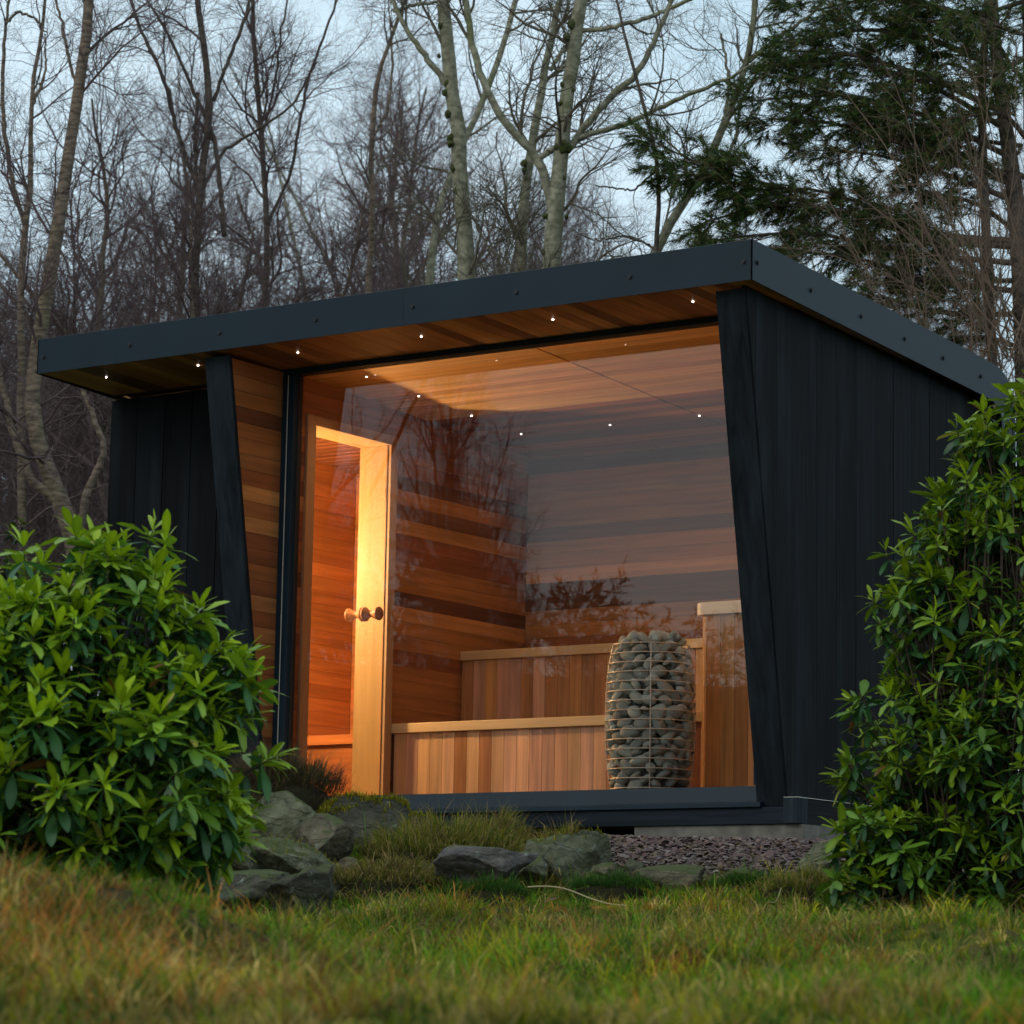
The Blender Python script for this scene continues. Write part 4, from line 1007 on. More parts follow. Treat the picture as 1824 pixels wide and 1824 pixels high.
# ------------------------------------------------------------------ trees
def interp_br(P, R, idx, t):
    K = P.shape[1]; x = t*(K-1); i = np.minimum(x.astype(int), K-2); f = (x-i)[:, None]
    p = P[idx, i]*(1-f)+P[idx, i+1]*f; r = R[idx, i]*(1-f[:, 0])+R[idx, i+1]*f[:, 0]
    T = P[idx, i+1]-P[idx, i]; T /= np.linalg.norm(T, axis=1, keepdims=True)+1e-9
    return p, r, T
def grow(RS, P, R, n, tr, L, ang, up, wig, K, r0, rs=.6, azbias=None, taper=.25, flat=1.0):
    seg = np.linalg.norm(np.diff(P, axis=1), axis=2).sum(1); w = seg/seg.sum()
    idx = RS.choice(len(P), n, p=w); t = RS.uniform(tr[0], tr[1], n)
    p, pr_, T = interp_br(P, R, idx, t)
    v = RS.normal(0, 1, (n, 3)); v[:, 2] *= flat; v -= (v*T).sum(1, keepdims=True)*T; v /= np.linalg.norm(v, axis=1, keepdims=True)
    a = np.clip(RS.normal(ang, .22, n), .15, 1.6)[:, None]
    d = T*np.cos(a)+v*np.sin(a); d[:, 2] += up*.5
    if azbias is not None: d += azbias
    d /= np.linalg.norm(d, axis=1, keepdims=True)
    ln = L*RS.uniform(.55, 1.25, n)*(1-.45*t); r = np.minimum(pr_*rs, r0*RS.uniform(.75, 1.2, n))
    out = np.zeros((n, K, 3)); rad = np.zeros((n, K)); out[:, 0] = p; rad[:, 0] = r
    for k in range(1, K):
        d = d+RS.normal(0, wig, (n, 3)); d[:, 2] += up*.22; d /= np.linalg.norm(d, axis=1, keepdims=True)
        out[:, k] = out[:, k-1]+d*(ln/(K-1))[:, None]; rad[:, k] = r*(1-(1-taper)*k/(K-1))
    return out, rad
def barkmat(name, c1, c2, scale=(14, 14, 40), bands=.0, green=0.0):
    m, t, b = newmat(name); mp, oi = objcoord(t, scale)
    n = N(t, 'ShaderNodeTexNoise'); n.inputs['Scale'].default_value = 1; n.inputs['Detail'].default_value = 6; t.links.new(mp.outputs[0], n.inputs[0])
    r = N(t, 'ShaderNodeValToRGB'); r.color_ramp.elements[0].position = .34; r.color_ramp.elements[0].color = (*c1, 1); r.color_ramp.elements[1].position = .66; r.color_ramp.elements[1].color = (*c2, 1)
    t.links.new(n.outputs[0], r.inputs[0]); last = r.outputs[0]
    if green:
        tc = N(t, 'ShaderNodeTexCoord'); n2 = N(t, 'ShaderNodeTexNoise'); n2.inputs['Scale'].default_value = 3.0; n2.inputs['Detail'].default_value = 5; t.links.new(tc.outputs['Object'], n2.inputs[0])
        rr = N(t, 'ShaderNodeMapRange'); rr.inputs[1].default_value = .5; rr.inputs[2].default_value = .7; rr.inputs[4].default_value = green; t.links.new(n2.outputs[0], rr.inputs[0])
        mx = N(t, 'ShaderNodeMixRGB'); mx.inputs[2].default_value = (.12, .13, .03, 1); t.links.new(rr.outputs[0], mx.inputs[0]); t.links.new(last, mx.inputs[1]); last = mx.outputs[0]
    t.links.new(last, b.inputs['Base Color']); b.inputs['Roughness'].default_value = .9
    bp = N(t, 'ShaderNodeBump'); bp.inputs['Strength'].default_value = .7; bp.inputs['Distance'].default_value = .015; t.links.new(n.outputs[0], bp.inputs['Height']); t.links.new(bp.outputs[0], b.inputs['Normal'])
    return m
BK_G = barkmat('grey_green_bark', (.13, .12, .075), (.34, .31, .205), (18, 18, 26), green=.6)
BK_B = barkmat('brown_bark', (.075, .05, .034), (.25, .175, .12), (14, 14, 45), green=.25)
BK_D = barkmat('dark_bark', (.045, .031, .024), (.13, .092, .07), (14, 14, 30))
TW_P = plain('purple_brown_twig', (0.105, 0.064, 0.060), .85)
TW_B = plain('olive_brown_twig', (0.12, 0.095, 0.062), .85)
TW_S = plain('dead_brown_twig', (0.17, 0.11, 0.072), .85)
MOSSG = plain('trunk_moss', (.055, .065, .012), 1.0, 0, .5, 60, 1.0)

def birchmesh(seed, Ht=9.5, twig=6500, r0=.075, dens=1.0):
    RS = np.random.RandomState(seed); K = 26
    n0 = RS.randint(1, 4); P, R = [], []
    for i in range(n0):
        d = np.array([RS.normal(0, .10)+.12*(i > 0)*RS.choice([-1, 1]), RS.normal(0, .1), 1.0]); p = np.array([RS.normal(0, .12)*(i > 0), RS.normal(0, .12)*(i > 0), -.3]); pp = [p]
        for k in range(K-1):
            d = d+RS.normal(0, .055, 3); d[2] = max(d[2], .8); dn = d/np.linalg.norm(d); p = p+dn*(Ht+.3)*RS.uniform(.9, 1)/(K-1); pp.append(p)
        P.append(pp); R.append(r0*RS.uniform(.6, 1)*(1-.9*np.linspace(0, 1, K)**1.2)+.004)
    P, R = np.array(P), np.array(R)
    trunk = tubes(P, R, 8)
    l1 = grow(RS, P, R, int(30*dens), (.22, .97), 2.3, .75, .50, .17, 12, .030, .6)
    l2 = grow(RS, *l1, int(260*dens), (.15, 1), 1.1, .75, .22, .24, 8, .011, .6)
    l3 = grow(RS, *l2, int(1400*dens), (.1, 1), .52, .75, .08, .3, 4, .0050, .7)
    l4 = grow(RS, *l3, int(twig*.75*dens), (.05, 1), .26, .75, .0, .3, 3, .0029, .9, taper=.6)
    br = join([tubes(*l1, 5), tubes(*l2, 4), tubes(*l3, 3), tubes(*l4, 3)])
    return trunk, br
TREES = []
for k, (ht, tw) in enumerate(((8.2, 7500), (9.5, 7000), (7.4, 7500), (10.5, 6500))):
    (tv, tf), (bv, bf) = birchmesh(100+k, ht, tw)
    TREES.append((npmesh('trunk', tv, tf, (BK_B, BK_D, BK_B, BK_G)[k], smooth=True), npmesh('branches', bv, bf, TW_P)))
BL = ['slender bare birch with a twiggy purple brown crown in the wood behind the cabin',
      'dark stemmed bare tree with dense fine twigs in the wood behind the cabin',
      'short bushy bare birch with very dense crown in the wood behind the cabin',
      'tall grey stemmed bare tree in the wood behind the cabin']
rt = random.Random(3)
def bare(k, s, d, sc, label=None, group=None, z=None):
    zz = float(H(s, d)) if z is None else z
    xx = 912+s/d*FPX
    zone = 'left of the cabin' if xx < 60 else 'above the left roof end' if xx < 420 else 'above the roof middle' if xx < 800 else 'above the right half of the roof' if xx < 1340 else 'at the right behind the conifer'
    row = 'nearest row' if d < 22.3 else 'second row' if d < 26 else 'third row' if d < 30.5 else 'fourth row' if d < 36 else 'fifth row' if d < 43 else 'farthest row'
    zone = zone.replace('above the left roof end', 'above the left tip of the roof' if xx < 240 else 'above the left roof third').replace('above the roof middle', 'left of the mossy birch' if xx < 620 else 'around the mossy birch')
    bl = ('slender brown birch', 'dark twiggy tree', 'bushy birch', 'tall grey tree')[k]
    o = empty('bare_tree', GP(s, d, zz), label or '%s, %s of the wood, %s' % (bl, row, zone), 'tree', group or ('bare trees behind the cabin, kind %d' % (k+1) if False else ('slender birches', 'dark stemmed trees', 'bushy birches', 'tall grey trees')[k]+' in the wood behind the cabin'))
    o.rotation_euler = (0, 0, rt.uniform(0, 6.28)); o.scale = (sc, sc, sc*rt.uniform(.95, 1.08))
    for nm, me in zip(('trunk', 'branches'), TREES[k]):
        c = bpy.data.objects.new(nm, me); COL.objects.link(c); c.parent = o
    return o
rows = []
# near twig mass just behind the roof, then deeper rows
def topz(s, d):      # how tall the mass may be so that the sky shows where the photo shows it
    x = 912+s/d*FPX
    y = np.interp(x, [-400, 0, 110, 160, 250, 290, 420, 650, 760, 900, 1100, 1500, 1900, 2600], [250, 330, 310, 260, 150, -20, -60, 60, 240, 300, 320, 320, 250, 100])
    return -.914+(1751-y)/FPX*d
for d, n, w in ((20.5, 9, .24), (24.5, 10, .24), (30, 11, .23), (37, 11, .22), (46, 11, .21)):
    for i in range(n):
        s = (-1+2*(i+.5+rt.uniform(-.35, .35))/n)*w*d
        x = 912+s/d*FPX
        if x < 420 and d < 22 and rt.random() < .5: continue
        if x > 760 and x < 1900 and rt.random() < (.5 if d < 30 else .3): continue
        rows.append((s, d+rt.uniform(-1.2, 1.2)))
for i in range(15):
    x = 60+i*52+rt.uniform(-20, 20); d = rt.choice([26, 28, 32]); rows.append(((x-912)/FPX*d, d, 1))
for i in range(16):
    x = -60+i*56+rt.uniform(-25, 25); d = rt.choice([34, 39, 44]); rows.append(((x-912)/FPX*d, d, 1))
for rr_ in rows:
    s, d = rr_[:2]
    k = rt.choice([0, 0, 1, 2, 2, 3]); hgt = (8.2, 9.5, 7.4, 10.5)[k]
    x = 912+s/d*FPX
    want = (topz(s, d)-float(H(s, d)))*rt.uniform(.86, 1.08)
    if len(rr_) > 2: k = 2; hgt = 7.4; want = -.914+(1751-rt.uniform(230, 360))/FPX*d-float(H(s, d))
    sc = min(max(want/hgt, .5), 1.25)
    bare(k, s, d, sc)
# woods beyond the frame on both sides and in front of the glass (they show as its reflection)
for s, d in ((-7, 18), (-8.5, 23), (-9, 15), (7.5, 20), (9, 26), (10, 17), (-11, 30), (12, 33)):
    bare(rt.choice([0, 1, 2, 3]), s, d, rt.uniform(.9, 1.15), 'bare tree at the side of the clearing', 'bare trees at the sides of the clearing')

def hero(name, traces, d, seed, label, barkm, twigm, nl=(14, 90, 420, 1600), L=(1.1, .7, .4, .22), moss=(), tr=(.25, .98), up=.35):
    RS = np.random.RandomState(seed); P, R = [], []
    K = 30
    for tr_ in traces:
        dd = tr_[0][3] if len(tr_[0]) > 3 else 0
        q_ = np.array([at(p[0], p[1], d+(p[3] if len(p) > 3 else 0)) for p in tr_]); r_ = np.array([p[2]/2/FPX*d for p in tr_])*(.78 if seed in (203, 204) else .92)
        u = np.r_[0, np.cumsum(np.linalg.norm(np.diff(q_, axis=0), axis=1))]; uu = np.linspace(0, u[-1], K)
        pp = np.stack([np.interp(uu, u, q_[:, i]) for i in range(3)], -1)
        for _ in range(2): pp[1:-1] = (pp[:-2]+2*pp[1:-1]+pp[2:])/4
        pp[1:-1] += RS.normal(0, .004, (K-2, 3))
        P.append(pp); R.append(np.interp(uu, u, r_)*(1+RS.normal(0, .02, K)))
    B = P[0][0].copy(); P = np.array(P); R = np.array(R)
    root = empty(name, B, label, 'tree')
    V, F = tubes(P-B, R, 12)
    add('trunk', npmesh('trunk', V, F, barkm, smooth=True), B, root)
    nl = [int(a*b) for a, b in zip(nl, (1.3, 1.4, 1.4, 1.2))]
    l1 = grow(RS, P, R, nl[0], tr, L[0], .85, up, .18, 10, .012, .5)
    A = (np.concatenate([l1[0]]), np.concatenate([l1[1]]))
    l2 = grow(RS, *A, nl[1], (.1, 1), L[1], .8, .15, .26, 7, .0068, .6)
    l3 = grow(RS, *l2, nl[2], (.1, 1), L[2], .75, .06, .3, 4, .0043, .7)
    l4 = grow(RS, *l3, nl[3], (.05, 1), L[3], .75, .0, .3, 3, .0031, .9, taper=.6)
    V, F = join([tubes(l1[0]-B, l1[1], 5), tubes(l2[0]-B, l2[1], 4), tubes(l3[0]-B, l3[1], 3), tubes(l4[0]-B, l4[1], 3)])
    add('branches', npmesh('branches', V, F, twigm), B, root)
    if moss:
        for (mx_, my_, ms) in moss:
            c = at(mx_+(7 if ms < 13 else 3), my_, d-.03); Vs, Fs, o_ = [], [], 0
            for _ in range(3):
                a_ = ms/FPX*d*RS.uniform(.35, .55); ph = RS.uniform(0, 6, 3)
                v = b0*(1+.25*np.sin(4*b0[:, [1, 2, 0]]+ph)+.12*RS.normal(0, 1, b0.shape))*np.array([a_, a_, a_*1.4])+RS.normal(0, a_*.35, 3)
                Vs.append(v); Fs.append(f0+o_); o_ += len(v)
            add('moss_patch', npmesh('moss_patch', np.concatenate(Vs), np.concatenate(Fs), MOSSG, smooth=True), c, root)
    return root
bmc = bmesh.new(); bmesh.ops.create_icosphere(bmc, subdivisions=2, radius=1)
b0 = np.array([v.co for v in bmc.verts]); f0 = np.array([[v.index for v in f.verts] for f in bmc.faces]); bmc.free()
hero('leaning_tree', [[(150, 1330, 38), (140, 960, 36), (98, 870, 34), (60, 790, 33), (48, 715, 32), (62, 640, 31), (86, 510, 29), (103, 400, 27), (125, 260, 25), (146, 130, 23), (158, 30, 21), (165, -60, 18), (190, -400, 12)],
                      [(158, 25, 14), (140, -40, 12), (118, -200, 8)], [(135, 150, 7), (118, 80, 6), (100, 0, 5), (92, -80, 4)],
                      [(112, 900, 22), (60, 860, 18), (25, 780, 15), (5, 690, 12), (-20, 560, 10)], [(140, 950, 20), (160, 860, 15), (190, 800, 12), (150, 700, 10), (120, 640, 8)]],
     18.5, 201, 'leaning reddish brown tree with a bent foot at the left edge of the wood', BK_B, TW_P, (16, 110, 550, 2000))
hero('forked_tree', [[(60, 1330, 20), (40, 1000, 18), (38, 700, 16), (36, 520, 14), (44, 400, 14), (60, 310, 11), (52, 190, 9), (72, 70, 8), (84, 0, 6), (95, -160, 4)],
                     [(44, 400, 10), (22, 325, 10), (6, 230, 9), (5, 110, 8), (14, 20, 6), (25, -90, 4)], [(56, 190, 7), (75, 150, 7), (82, 130, 5), (80, 60, 3)], [(10, 45, 6), (30, 20, 6), (62, 32, 5), (85, 60, 3)]],
     20, 202, 'thin grey tree with kinked forks at the far left edge', BK_B, TW_P, (18, 120, 600, 2200))
hero('forked_tree', [[(345, 1330, 24), (342, 700, 22), (345, 560, 20), (350, 450, 18), (352, 350, 18), (368, 280, 18), (380, 195, 18), (370, 130, 16), (358, 60, 15), (350, 0, 14), (345, -300, 9)],
                     [(350, 335, 10), (312, 225, 10), (292, 140, 9), (250, 55, 8), (228, -20, 7), (200, -120, 4)], [(380, 180, 9), (410, 100, 9), (440, 20, 8), (470, -90, 5)], [(350, 340, 9), (346, 250, 9), (352, 165, 8)],
                     [(357, 340, 9), (400, 265, 9), (455, 235, 7), (520, 190, 6), (565, 110, 4)], [(400, 420, 13), (385, 250, 10), (330, 130, 8), (300, 60, 7), (262, 0, 6)]],
     20.5, 203, 'dark many forked tree rising above the left third of the roof', BK_D, TW_P, (26, 190, 950, 3600))
hero('slim_tree', [[(470, 1330, 18), (470, 560, 15), (478, 420, 14), (470, 300, 13), (460, 190, 12), (452, 90, 11), (447, -100, 8), (445, -400, 5)], [(478, 400, 8), (522, 300, 8), (545, 150, 7), (590, 30, 6), (620, -80, 4)], [(465, 250, 7), (490, 150, 6), (500, 60, 5), (520, -40, 4)]],
     21.5, 204, 'slim dark tree with one long right fork above the left half of the roof', BK_D, TW_P, (22, 160, 850, 3200))
hero('pale_tree', [[(740, 1330, 20), (755, 560, 18), (770, 470, 16), (778, 350, 14), (803, 316, 14), (832, 245, 13), (868, 165, 13), (896, 85, 12), (922, -10, 11), (960, -200, 7)]],
     22, 205, 'pale stem leaning right behind the mossy birch', BK_G, TW_B, (12, 90, 420, 1600))
hero('slim_tree', [[(640, 1330, 16), (655, 560, 13), (660, 430, 12), (663, 300, 11), (662, 175, 10), (680, 110, 9), (700, 60, 8), (745, -60, 5)], [(663, 250, 6), (690, 200, 6), (700, 120, 5), (695, 30, 4)]],
     22.5, 206, 'thin reddish tree bending right, between the dark fork and the mossy birch', BK_B, TW_P, (16, 110, 560, 2200))
hero('mossy_birch', [[(838, 1330, 38), (835, 600, 37), (832, 495, 35), (828, 400, 33), (818, 280, 31), (806, 170, 29), (797, 90, 28), (787, 0, 27), (780, -200, 22), (775, -500, 14)],
                     [(795, 150, 13), (757, 100, 12), (722, 50, 10), (697, 0, 9), (680, -80, 6)], [(700, 20, 7), (740, 8, 7), (790, 2, 6)]],
     18.6, 207, 'straight pale birch stem with moss cushions on its left side above the roof middle', BK_G, TW_B, (9, 70, 330, 1200),
     moss=[(790, 148, 12), (784, 165, 8), (790, 202, 11), (795, 245, 9), (796, 258, 10), (800, 300, 8), (803, 340, 7), (776, 45, 8), (775, 100, 6)])
hero('grey_tree', [[(925, 1330, 24), (928, 480, 22), (931, 380, 21), (938, 300, 20), (955, 220, 17), (968, 130, 15), (985, 50, 14), (1002, -10, 12), (1030, -120, 9)], [(975, 120, 6), (1000, 125, 5), (1015, 60, 5)]],
     19.4, 208, 'medium grey birch stem left of the forked birch', BK_G, TW_B, (10, 80, 360, 1400), moss=[(927, 290, 10), (926, 303, 9), (929, 318, 6)])
hero('forked_birch', [[(985, 1330, 44), (980, 480, 38), (987, 400, 36), (993, 320, 31), (1001, 258, 30), (1010, 190, 28), (1018, 110, 28), (1030, 40, 28), (1042, -60, 25), (1055, -420, 16)],
                      [(985, 400, 20), (975, 325, 19), (958, 280, 18), (920, 243, 17), (895, 213, 16), (868, 165, 15), (845, 100, 14), (832, 30, 13), (822, -60, 11)], [(1003, 262, 12), (985, 265, 12), (962, 282, 12)],
                      [(1010, 268, 16), (1060, 203, 14), (1100, 160, 13), (1132, 138, 13), (1155, 95, 12), (1190, 20, 10), (1225, -80, 7)], [(1020, 250, 12), (1100, 225, 11), (1162, 200, 10), (1232, 165, 9), (1300, 140, 7), (1345, 110, 5)],
                      [(1030, 55, 10), (1080, 52, 10), (1160, 30, 9), (1260, -15, 8)], [(980, 125, 9), (1010, 80, 8), (1020, 60, 8)]],
     18.2, 209, 'stout forked birch with mossy fork and long right limbs above the roof', BK_G, TW_B, (22, 130, 560, 1900),
     moss=[(1000, 258, 17), (1012, 262, 14), (985, 262, 10), (1012, 40, 13), (1002, 65, 9), (994, 150, 8), (992, 185, 8), (1013, 160, 6), (965, 385, 8), (996, 316, 7), (962, 450, 8), (1002, 385, 7)])
hero('pale_tree', [[(1120, 1330, 24), (1152, 480, 20), (1168, 420, 19), (1215, 370, 18), (1263, 300, 17), (1290, 220, 15), (1318, 160, 14), (1340, 100, 13), (1346, 0, 12), (1352, -300, 7)], [(1240, 330, 8), (1275, 310, 8), (1310, 250, 7), (1320, 180, 6)],
                   [(1335, 110, 8), (1380, 70, 8), (1440, 30, 7), (1490, -20, 5)], [(1300, 190, 6), (1330, 150, 6), (1400, 105, 5)], [(1285, 235, 7), (1300, 150, 6), (1285, 60, 5)]],
     18.9, 210, 'crooked pale tree crossing to the upper right between birches and conifer', BK_G, TW_B, (20, 130, 560, 2000))
hero('slim_tree', [[(1160, 1330, 12), (1166, 440, 10), (1176, 370, 9), (1170, 270, 8), (1142, 170, 7), (1112, 60, 6), (1090, -30, 4)], [(1172, 300, 5), (1130, 340, 4), (1060, 330, 3)], [(1166, 440, 4), (1110, 420, 4), (1060, 430, 3), (1020, 410, 2)]],
     17.6, 211, 'thin dark curved stem right of the forked birch', BK_D, TW_B, (14, 60, 200, 500), L=(.7, .4, .25, .15))

# ------------------------------------------------------------------ conifer
NEED = tintmat('conifer_spray', .7, .1, .3)
def sprays(RS, P, R, n, L, col, w=.0019, tr=(.35, 1), droop=-.25):
    o, r = grow(RS, P, R, n, tr, L, .6, droop, .10, 4, .001, 1, taper=.8, flat=.5)
    T = o[:, -1]-o[:, 0]; side = np.cross(T, RS.normal(0, 1, T.shape)); side /= np.linalg.norm(side, axis=1, keepdims=True)+1e-9
    wd = w*RS.uniform(.7, 1.4, n)[:, None]
    V = np.stack([o[:, 0]-side*wd, o[:, 0]+side*wd, o[:, 3]+side*wd*.3, o[:, 3]-side*wd*.3], 1)
    F = np.arange(n)[:, None]*4+np.array([0, 1, 2, 3])
    return V.reshape(-1, 3), F, np.repeat(col, 4, 0)
def conifer(name, trunks, limbs, d, seed, label, nsp, bright=1.0, dens=(26, 7)):
    RS = np.random.RandomState(seed); B = at(trunks[0][0][0], trunks[0][0][1], d)
    root = empty(name, B, label, 'tree')
    def poly(tr_, K):
        q_ = np.array([at(p[0], p[1], d+(p[3] if len(p) > 3 else 0)) for p in tr_]); r_ = np.array([p[2]/2/FPX*d for p in tr_])
        u = np.r_[0, np.cumsum(np.linalg.norm(np.diff(q_, axis=0), axis=1))]; uu = np.linspace(0, u[-1], K)
        pp = np.stack([np.interp(uu, u, q_[:, i]) for i in range(3)], -1)
        for _ in range(3): pp[1:-1] = (pp[:-2]+2*pp[1:-1]+pp[2:])/4
        return pp, np.interp(uu, u, r_)
    TT = [poly(t_, 24) for t_ in trunks]
    V, F = tubes(np.array([a for a, _ in TT])-B, np.array([b_ for _, b_ in TT]), 10)
    add('trunk', npmesh('trunk', V, F, BK_D, smooth=True), B, root)
    tk = trunks[0][::-1]
    limbs = [[(float(np.interp(l[0][1], [q[1] for q in tk], [q[0] for q in tk])), *l[0][1:])]+list(l[1:]) if 1755 < l[0][0] <= 1800 else l for l in limbs]
    LL = [poly(t_, 16) for t_ in limbs]; P = np.array([a for a, _ in LL]); R = np.array([b_ for _, b_ in LL])
    l2 = grow(RS, P, R, len(limbs)*dens[0], (.12, 1), .36, .65, -.06, .08, 7, .0045, .6, flat=.35)
    l3 = grow(RS, *l2, len(limbs)*dens[0]*dens[1], (.15, 1), .19, .7, -.10, .10, 5, .0022, .7, flat=.4)
    V, F = tubes(P-B, R, 7); add('limbs', npmesh('limbs', V, F, BK_D, smooth=True), B, root)
    V, F = join([tubes(l2[0]-B, l2[1], 4), tubes(l3[0]-B, l3[1], 3)])
    add('branches', npmesh('branches', V, F, TW_S), B, root)
    # foliage mostly on the outer branchlets; browner inside
    cols = np.array([(0.045, 0.10, 0.018), (0.024, 0.055, 0.018), (0.12, 0.16, 0.014), (0.13, 0.085, 0.035)])
    tipx = l3[0][:, -1]
    rel = tipx-CP; px = 912+FPX*(rel @ RX)/(rel @ _f)
    keep = RS.rand(len(tipx)) < np.clip(1.15-(px-1480)/520, .75, 1)
    Pk, Rk = l3[0][keep], l3[1][keep]
    Vs, Fs, Cs = [], [], []; o_ = 0
    for rep in range(2):
        n = nsp//2; cidx = RS.choice(4, n, p=(.34, .26, .20, .20)); c = cols[cidx]*RS.uniform(.6, 1.35, (n, 1))*bright
        v, f, cc = sprays(RS, Pk, Rk, n, .10 if rep else .065, c)
        Vs.append(v-B); Fs.append(f+o_); Cs.append(cc); o_ += len(v)
    add('foliage', npmesh('foliage', np.concatenate(Vs), np.concatenate(Fs), NEED, tint=np.concatenate(Cs)), B, root)
    return root
conifer('conifer', [[(1840, 1200, 46), (1830, 700, 42), (1815, 380, 34), (1790, 220, 26), (1775, 120, 24), (1765, 0, 22), (1750, -400, 16)], [(1800, 1200, 24), (1770, 700, 20), (1752, 320, 17), (1746, 170, 15), (1760, 5, 14), (1770, -200, 10)], [(1870, 1200, 50), (1850, 500, 44), (1840, 100, 40), (1835, -400, 30)]],
 [[(1835, 150, 12), (1800, 120, 8), (1770, 60, 5), (1800, 20, 3)], [(1835, 320, 12), (1790, 300, 8), (1740, 320, 4)], [(1850, 60, 12, -.2), (1810, 60, 8, -.4), (1740, 30, 4, -.5)], [(1840, 260, 12, -.2), (1790, 200, 8, -.3), (1700, 210, 4, -.3)], [(1830, 500, 12), (1760, 500, 8), (1670, 470, 4)],
 [(1800, 40, 14), (1660, 10, 10), (1550, -5, 8), (1440, 22, 3)], [(1790, 120, 14), (1640, 60, 10), (1520, 50, 7), (1400, 85, 3)], [(1790, 200, 14), (1650, 135, 10), (1520, 95, 7), (1400, 90, 3)],
  [(1785, 230, 12), (1660, 150, 9), (1530, 110, 6), (1365, 120, 3)], [(1780, 280, 12), (1640, 200, 9), (1500, 165, 6), (1335, 180, 3)], [(1780, 320, 12), (1640, 240, 9), (1540, 200, 6), (1460, 195, 3)],
  [(1780, 330, 12), (1620, 260, 9), (1480, 215, 7), (1365, 212, 3)], [(1780, 360, 12), (1660, 300, 8), (1540, 270, 5), (1450, 268, 3)], [(1780, 430, 14), (1660, 420, 10), (1545, 365, 7), (1440, 330, 5), (1345, 340, 3)],
  [(1780, 440, 13), (1640, 430, 10), (1500, 370, 8), (1370, 360, 6), (1245, 400, 3)], [(1760, 470, 12), (1600, 450, 9), (1450, 410, 7), (1330, 420, 5), (1255, 430, 3)], [(1780, 520, 12), (1640, 500, 9), (1540, 460, 6), (1440, 450, 3)],
  [(1440, 345, 6, -.1), (1330, 320, 5), (1240, 290, 4), (1150, 245, 2)], [(1450, 365, 6), (1350, 335, 5), (1270, 320, 4), (1190, 300, 2)], [(1800, 560, 12), (1680, 560, 9), (1580, 530, 6), (1500, 520, 3)],
  [(1800, 150, 12), (1740, 140, 8), (1700, 110, 6), (1660, 120, 3)], [(1830, 100, 12, -.3), (1780, 130, 8, -.5), (1730, 140, 5, -.6)], [(1820, 620, 10), (1760, 600, 8), (1700, 600, 4)],
  [(1820, 420, 10, .3), (1740, 360, 8, .5), (1640, 340, 4, .6)], [(1820, 260, 10, .3), (1740, 250, 8, .5), (1620, 220, 4, .7)], [(1830, -20, 10), (1700, -60, 8), (1560, -60, 4)], [(1830, 0, 10), (1740, 30, 8), (1640, 40, 4)],
  [(1840, 480, 10, .5), (1900, 420, 8, .3), (2000, 400, 4)], [(1840, 200, 10, .5), (1930, 160, 8, .3), (2050, 160, 4)], [(1840, 0, 10, .5), (1930, -50, 8, .3), (2050, -60, 4)]],
 17.4, 301, 'dark green conifer with long drooping sprays reaching over the right roof corner', 190000)
# spreading bare brush in front of the conifer
def brush(name, base, d, seed, label, n=60, L=2.6):
    RS = np.random.RandomState(seed); B = at(*base, d); root = empty(name, B, label, 'shrub')
    K = 16; P = np.zeros((n, K, 3)); R = np.zeros((n, K))
    a = RS.uniform(-1.15, .75, n); dv = RH[None]*np.sin(a)[:, None]+FH[None]*RS.normal(0, .25, n)[:, None]+np.array([0, 0, 1.0])*np.cos(a)[:, None]
    P[:, 0] = B+RS.normal(0, .12, (n, 3))*np.array([1, 1, .3]); ln = L*RS.uniform(.5, 1.1, n)
    r = RS.uniform(.003, .0075, n)
    for k in range(K):
        if k:
            dv = dv+RS.normal(0, .05, (n, 3)); dv[:, 2] -= .018; dv /= np.linalg.norm(dv, axis=1, keepdims=True); P[:, k] = P[:, k-1]+dv*(ln/K)[:, None]
        R[:, k] = r*(1-.75*k/K)
    l2 = grow(RS, P, R, n*9, (.2, 1), .6, .6, .05, .17, 6, .0033, .6); l3 = grow(RS, *l2, n*30, (.1, 1), .28, .65, 0, .2, 4, .002, .8)
    V, F = join([tubes(P-B, R, 5), tubes(l2[0]-B, l2[1], 3), tubes(l3[0]-B, l3[1], 3)])
    add('stems', npmesh('stems', V, F, TW_S), B, root)
brush('bare_brush', (1745, 800), 16.8, 401, 'tangle of bare brown arching stems behind the rounded roof end', 52, 2.4)
brush('bare_brush', (1850, 640), 16.5, 402, 'tangle of bare brown stems at the right edge in front of the conifer trunks', 36, 1.9)

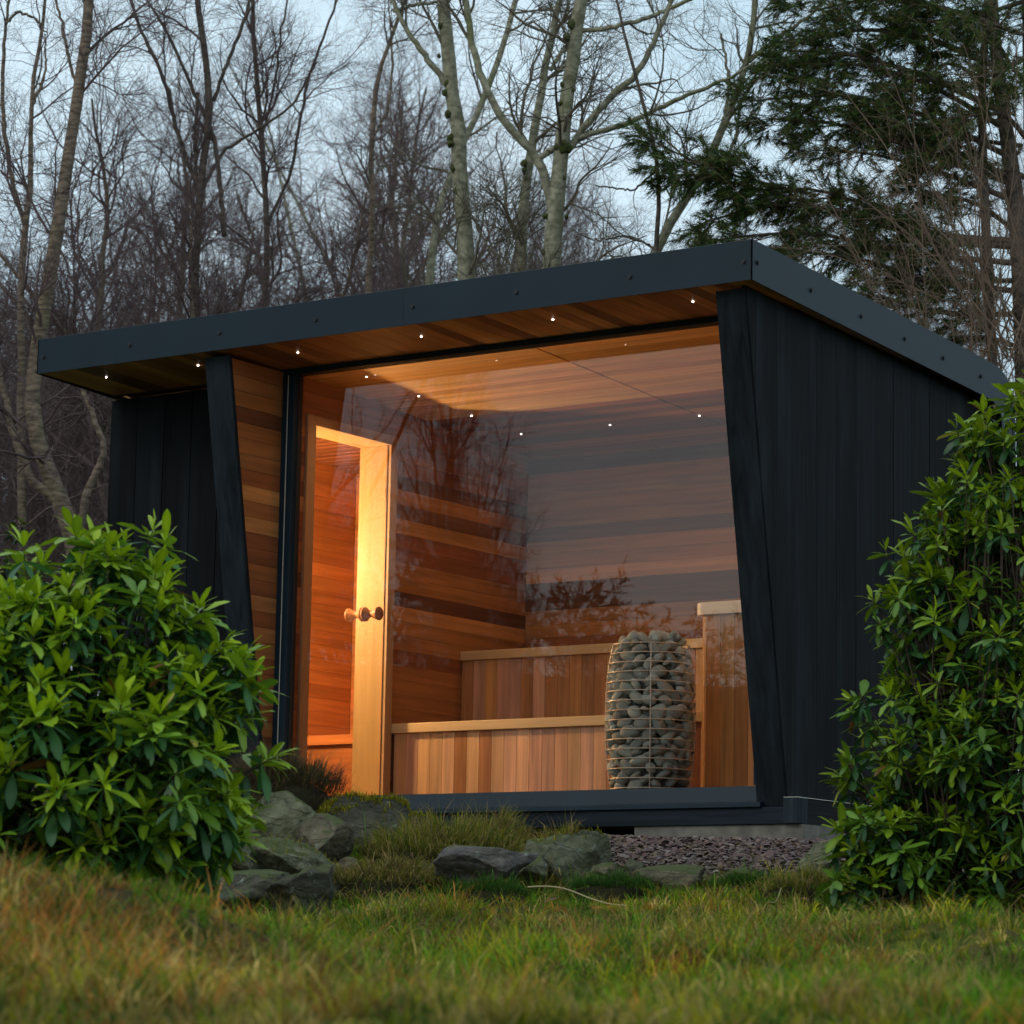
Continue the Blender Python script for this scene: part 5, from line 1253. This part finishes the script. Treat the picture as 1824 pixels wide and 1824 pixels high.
# trees mirrored in the glass: a bare tree and low young conifers across the lawn
def lab_tree(p, k, sc, lab):
    o = empty('bare_tree', (p[0], p[1], -1.35), lab, 'tree'); o.rotation_euler = (0, 0, rt.uniform(0, 6.28)); o.scale = (sc,)*3
    for nm, me in zip(('trunk', 'branches'), TREES[k]):
        c = bpy.data.objects.new(nm, me); COL.objects.link(c); c.parent = o
    return o
for p, k, sc, zs in (((-10.2, -11.5), 2, .46, .98), ((-10.0, -12.4), 2, .42, .85), ((-10.4, -12.3), 0, .56, .95), ((-10.2, -13.6), 2, .62, 1.05), ((-11.2, -11.8), 2, .62, 1.0), ((-10.5, -10.8), 2, .5, .8), ((-11.7, -14.6), 2, .75, 1.05), ((-12.0, -10.4), 2, .7, .9), ((-12.9, -12.6), 1, .8, 1.0), ((-14.5, -12.2), 2, 1, 1), ((-14.2, -9.6), 0, 1, 1), ((-17, -13), 2, 1.1, 1.1), ((-19, -10), 3, 1.1, 1.1)):
    o = lab_tree(p, k, sc, 'bare tree across the lawn seen as a dark twiggy reflection in the glass'); o.scale = (sc, sc, zs); o['group'] = 'bare trees across the lawn'
def youngconifer(p, h, seed, label):
    RS = np.random.RandomState(seed); B = np.array([p[0], p[1], -1.4]); root = empty('young_conifer', B, label, 'tree')
    K = 12; z = np.linspace(0, h, K); P = np.stack([z*0, z*0, z], 1)[None]; R = (.05*(1-z/h)+.004)[None]
    V, F = tubes(P, R, 6); add('trunk', npmesh('trunk', V, F, BK_D), B, root)
    l1 = grow(RS, P, R, 120, (.12, .98), h*.30, 1.15, .10, .05, 6, .012, .6); l2 = grow(RS, *l1, 900, (.1, 1), .28, .7, .1, .1, 4, .004, .7)
    V, F = join([tubes(*l1, 4), tubes(*l2, 3)]); add('branches', npmesh('branches', V, F, BK_D), B, root)
    c = np.array((.03, .06, .02))*RS.uniform(.6, 1.3, (9000, 1)); v, f, cc = sprays(RS, *l2, 9000, .12, c, w=.008, tr=(.05, 1), droop=0)
    add('foliage', npmesh('foliage', v, f, NEED, tint=cc), B, root)
    return root
for i, (p, h) in enumerate((((-10.1, -12.6), 4.35), ((-9.55, -12.9), 4.25), ((-9.1, -13.0), 3.95), ((-8.6, -12.9), 3.8), ((-8.15, -13.1), 3.85), ((-11.4, -12.4), 4.5), ((-7.2, -13.2), 3.4))):
    youngconifer(p, h, 500+i, 'young conifer across the lawn mirrored low in the glass')['group'] = 'young conifers across the lawn'
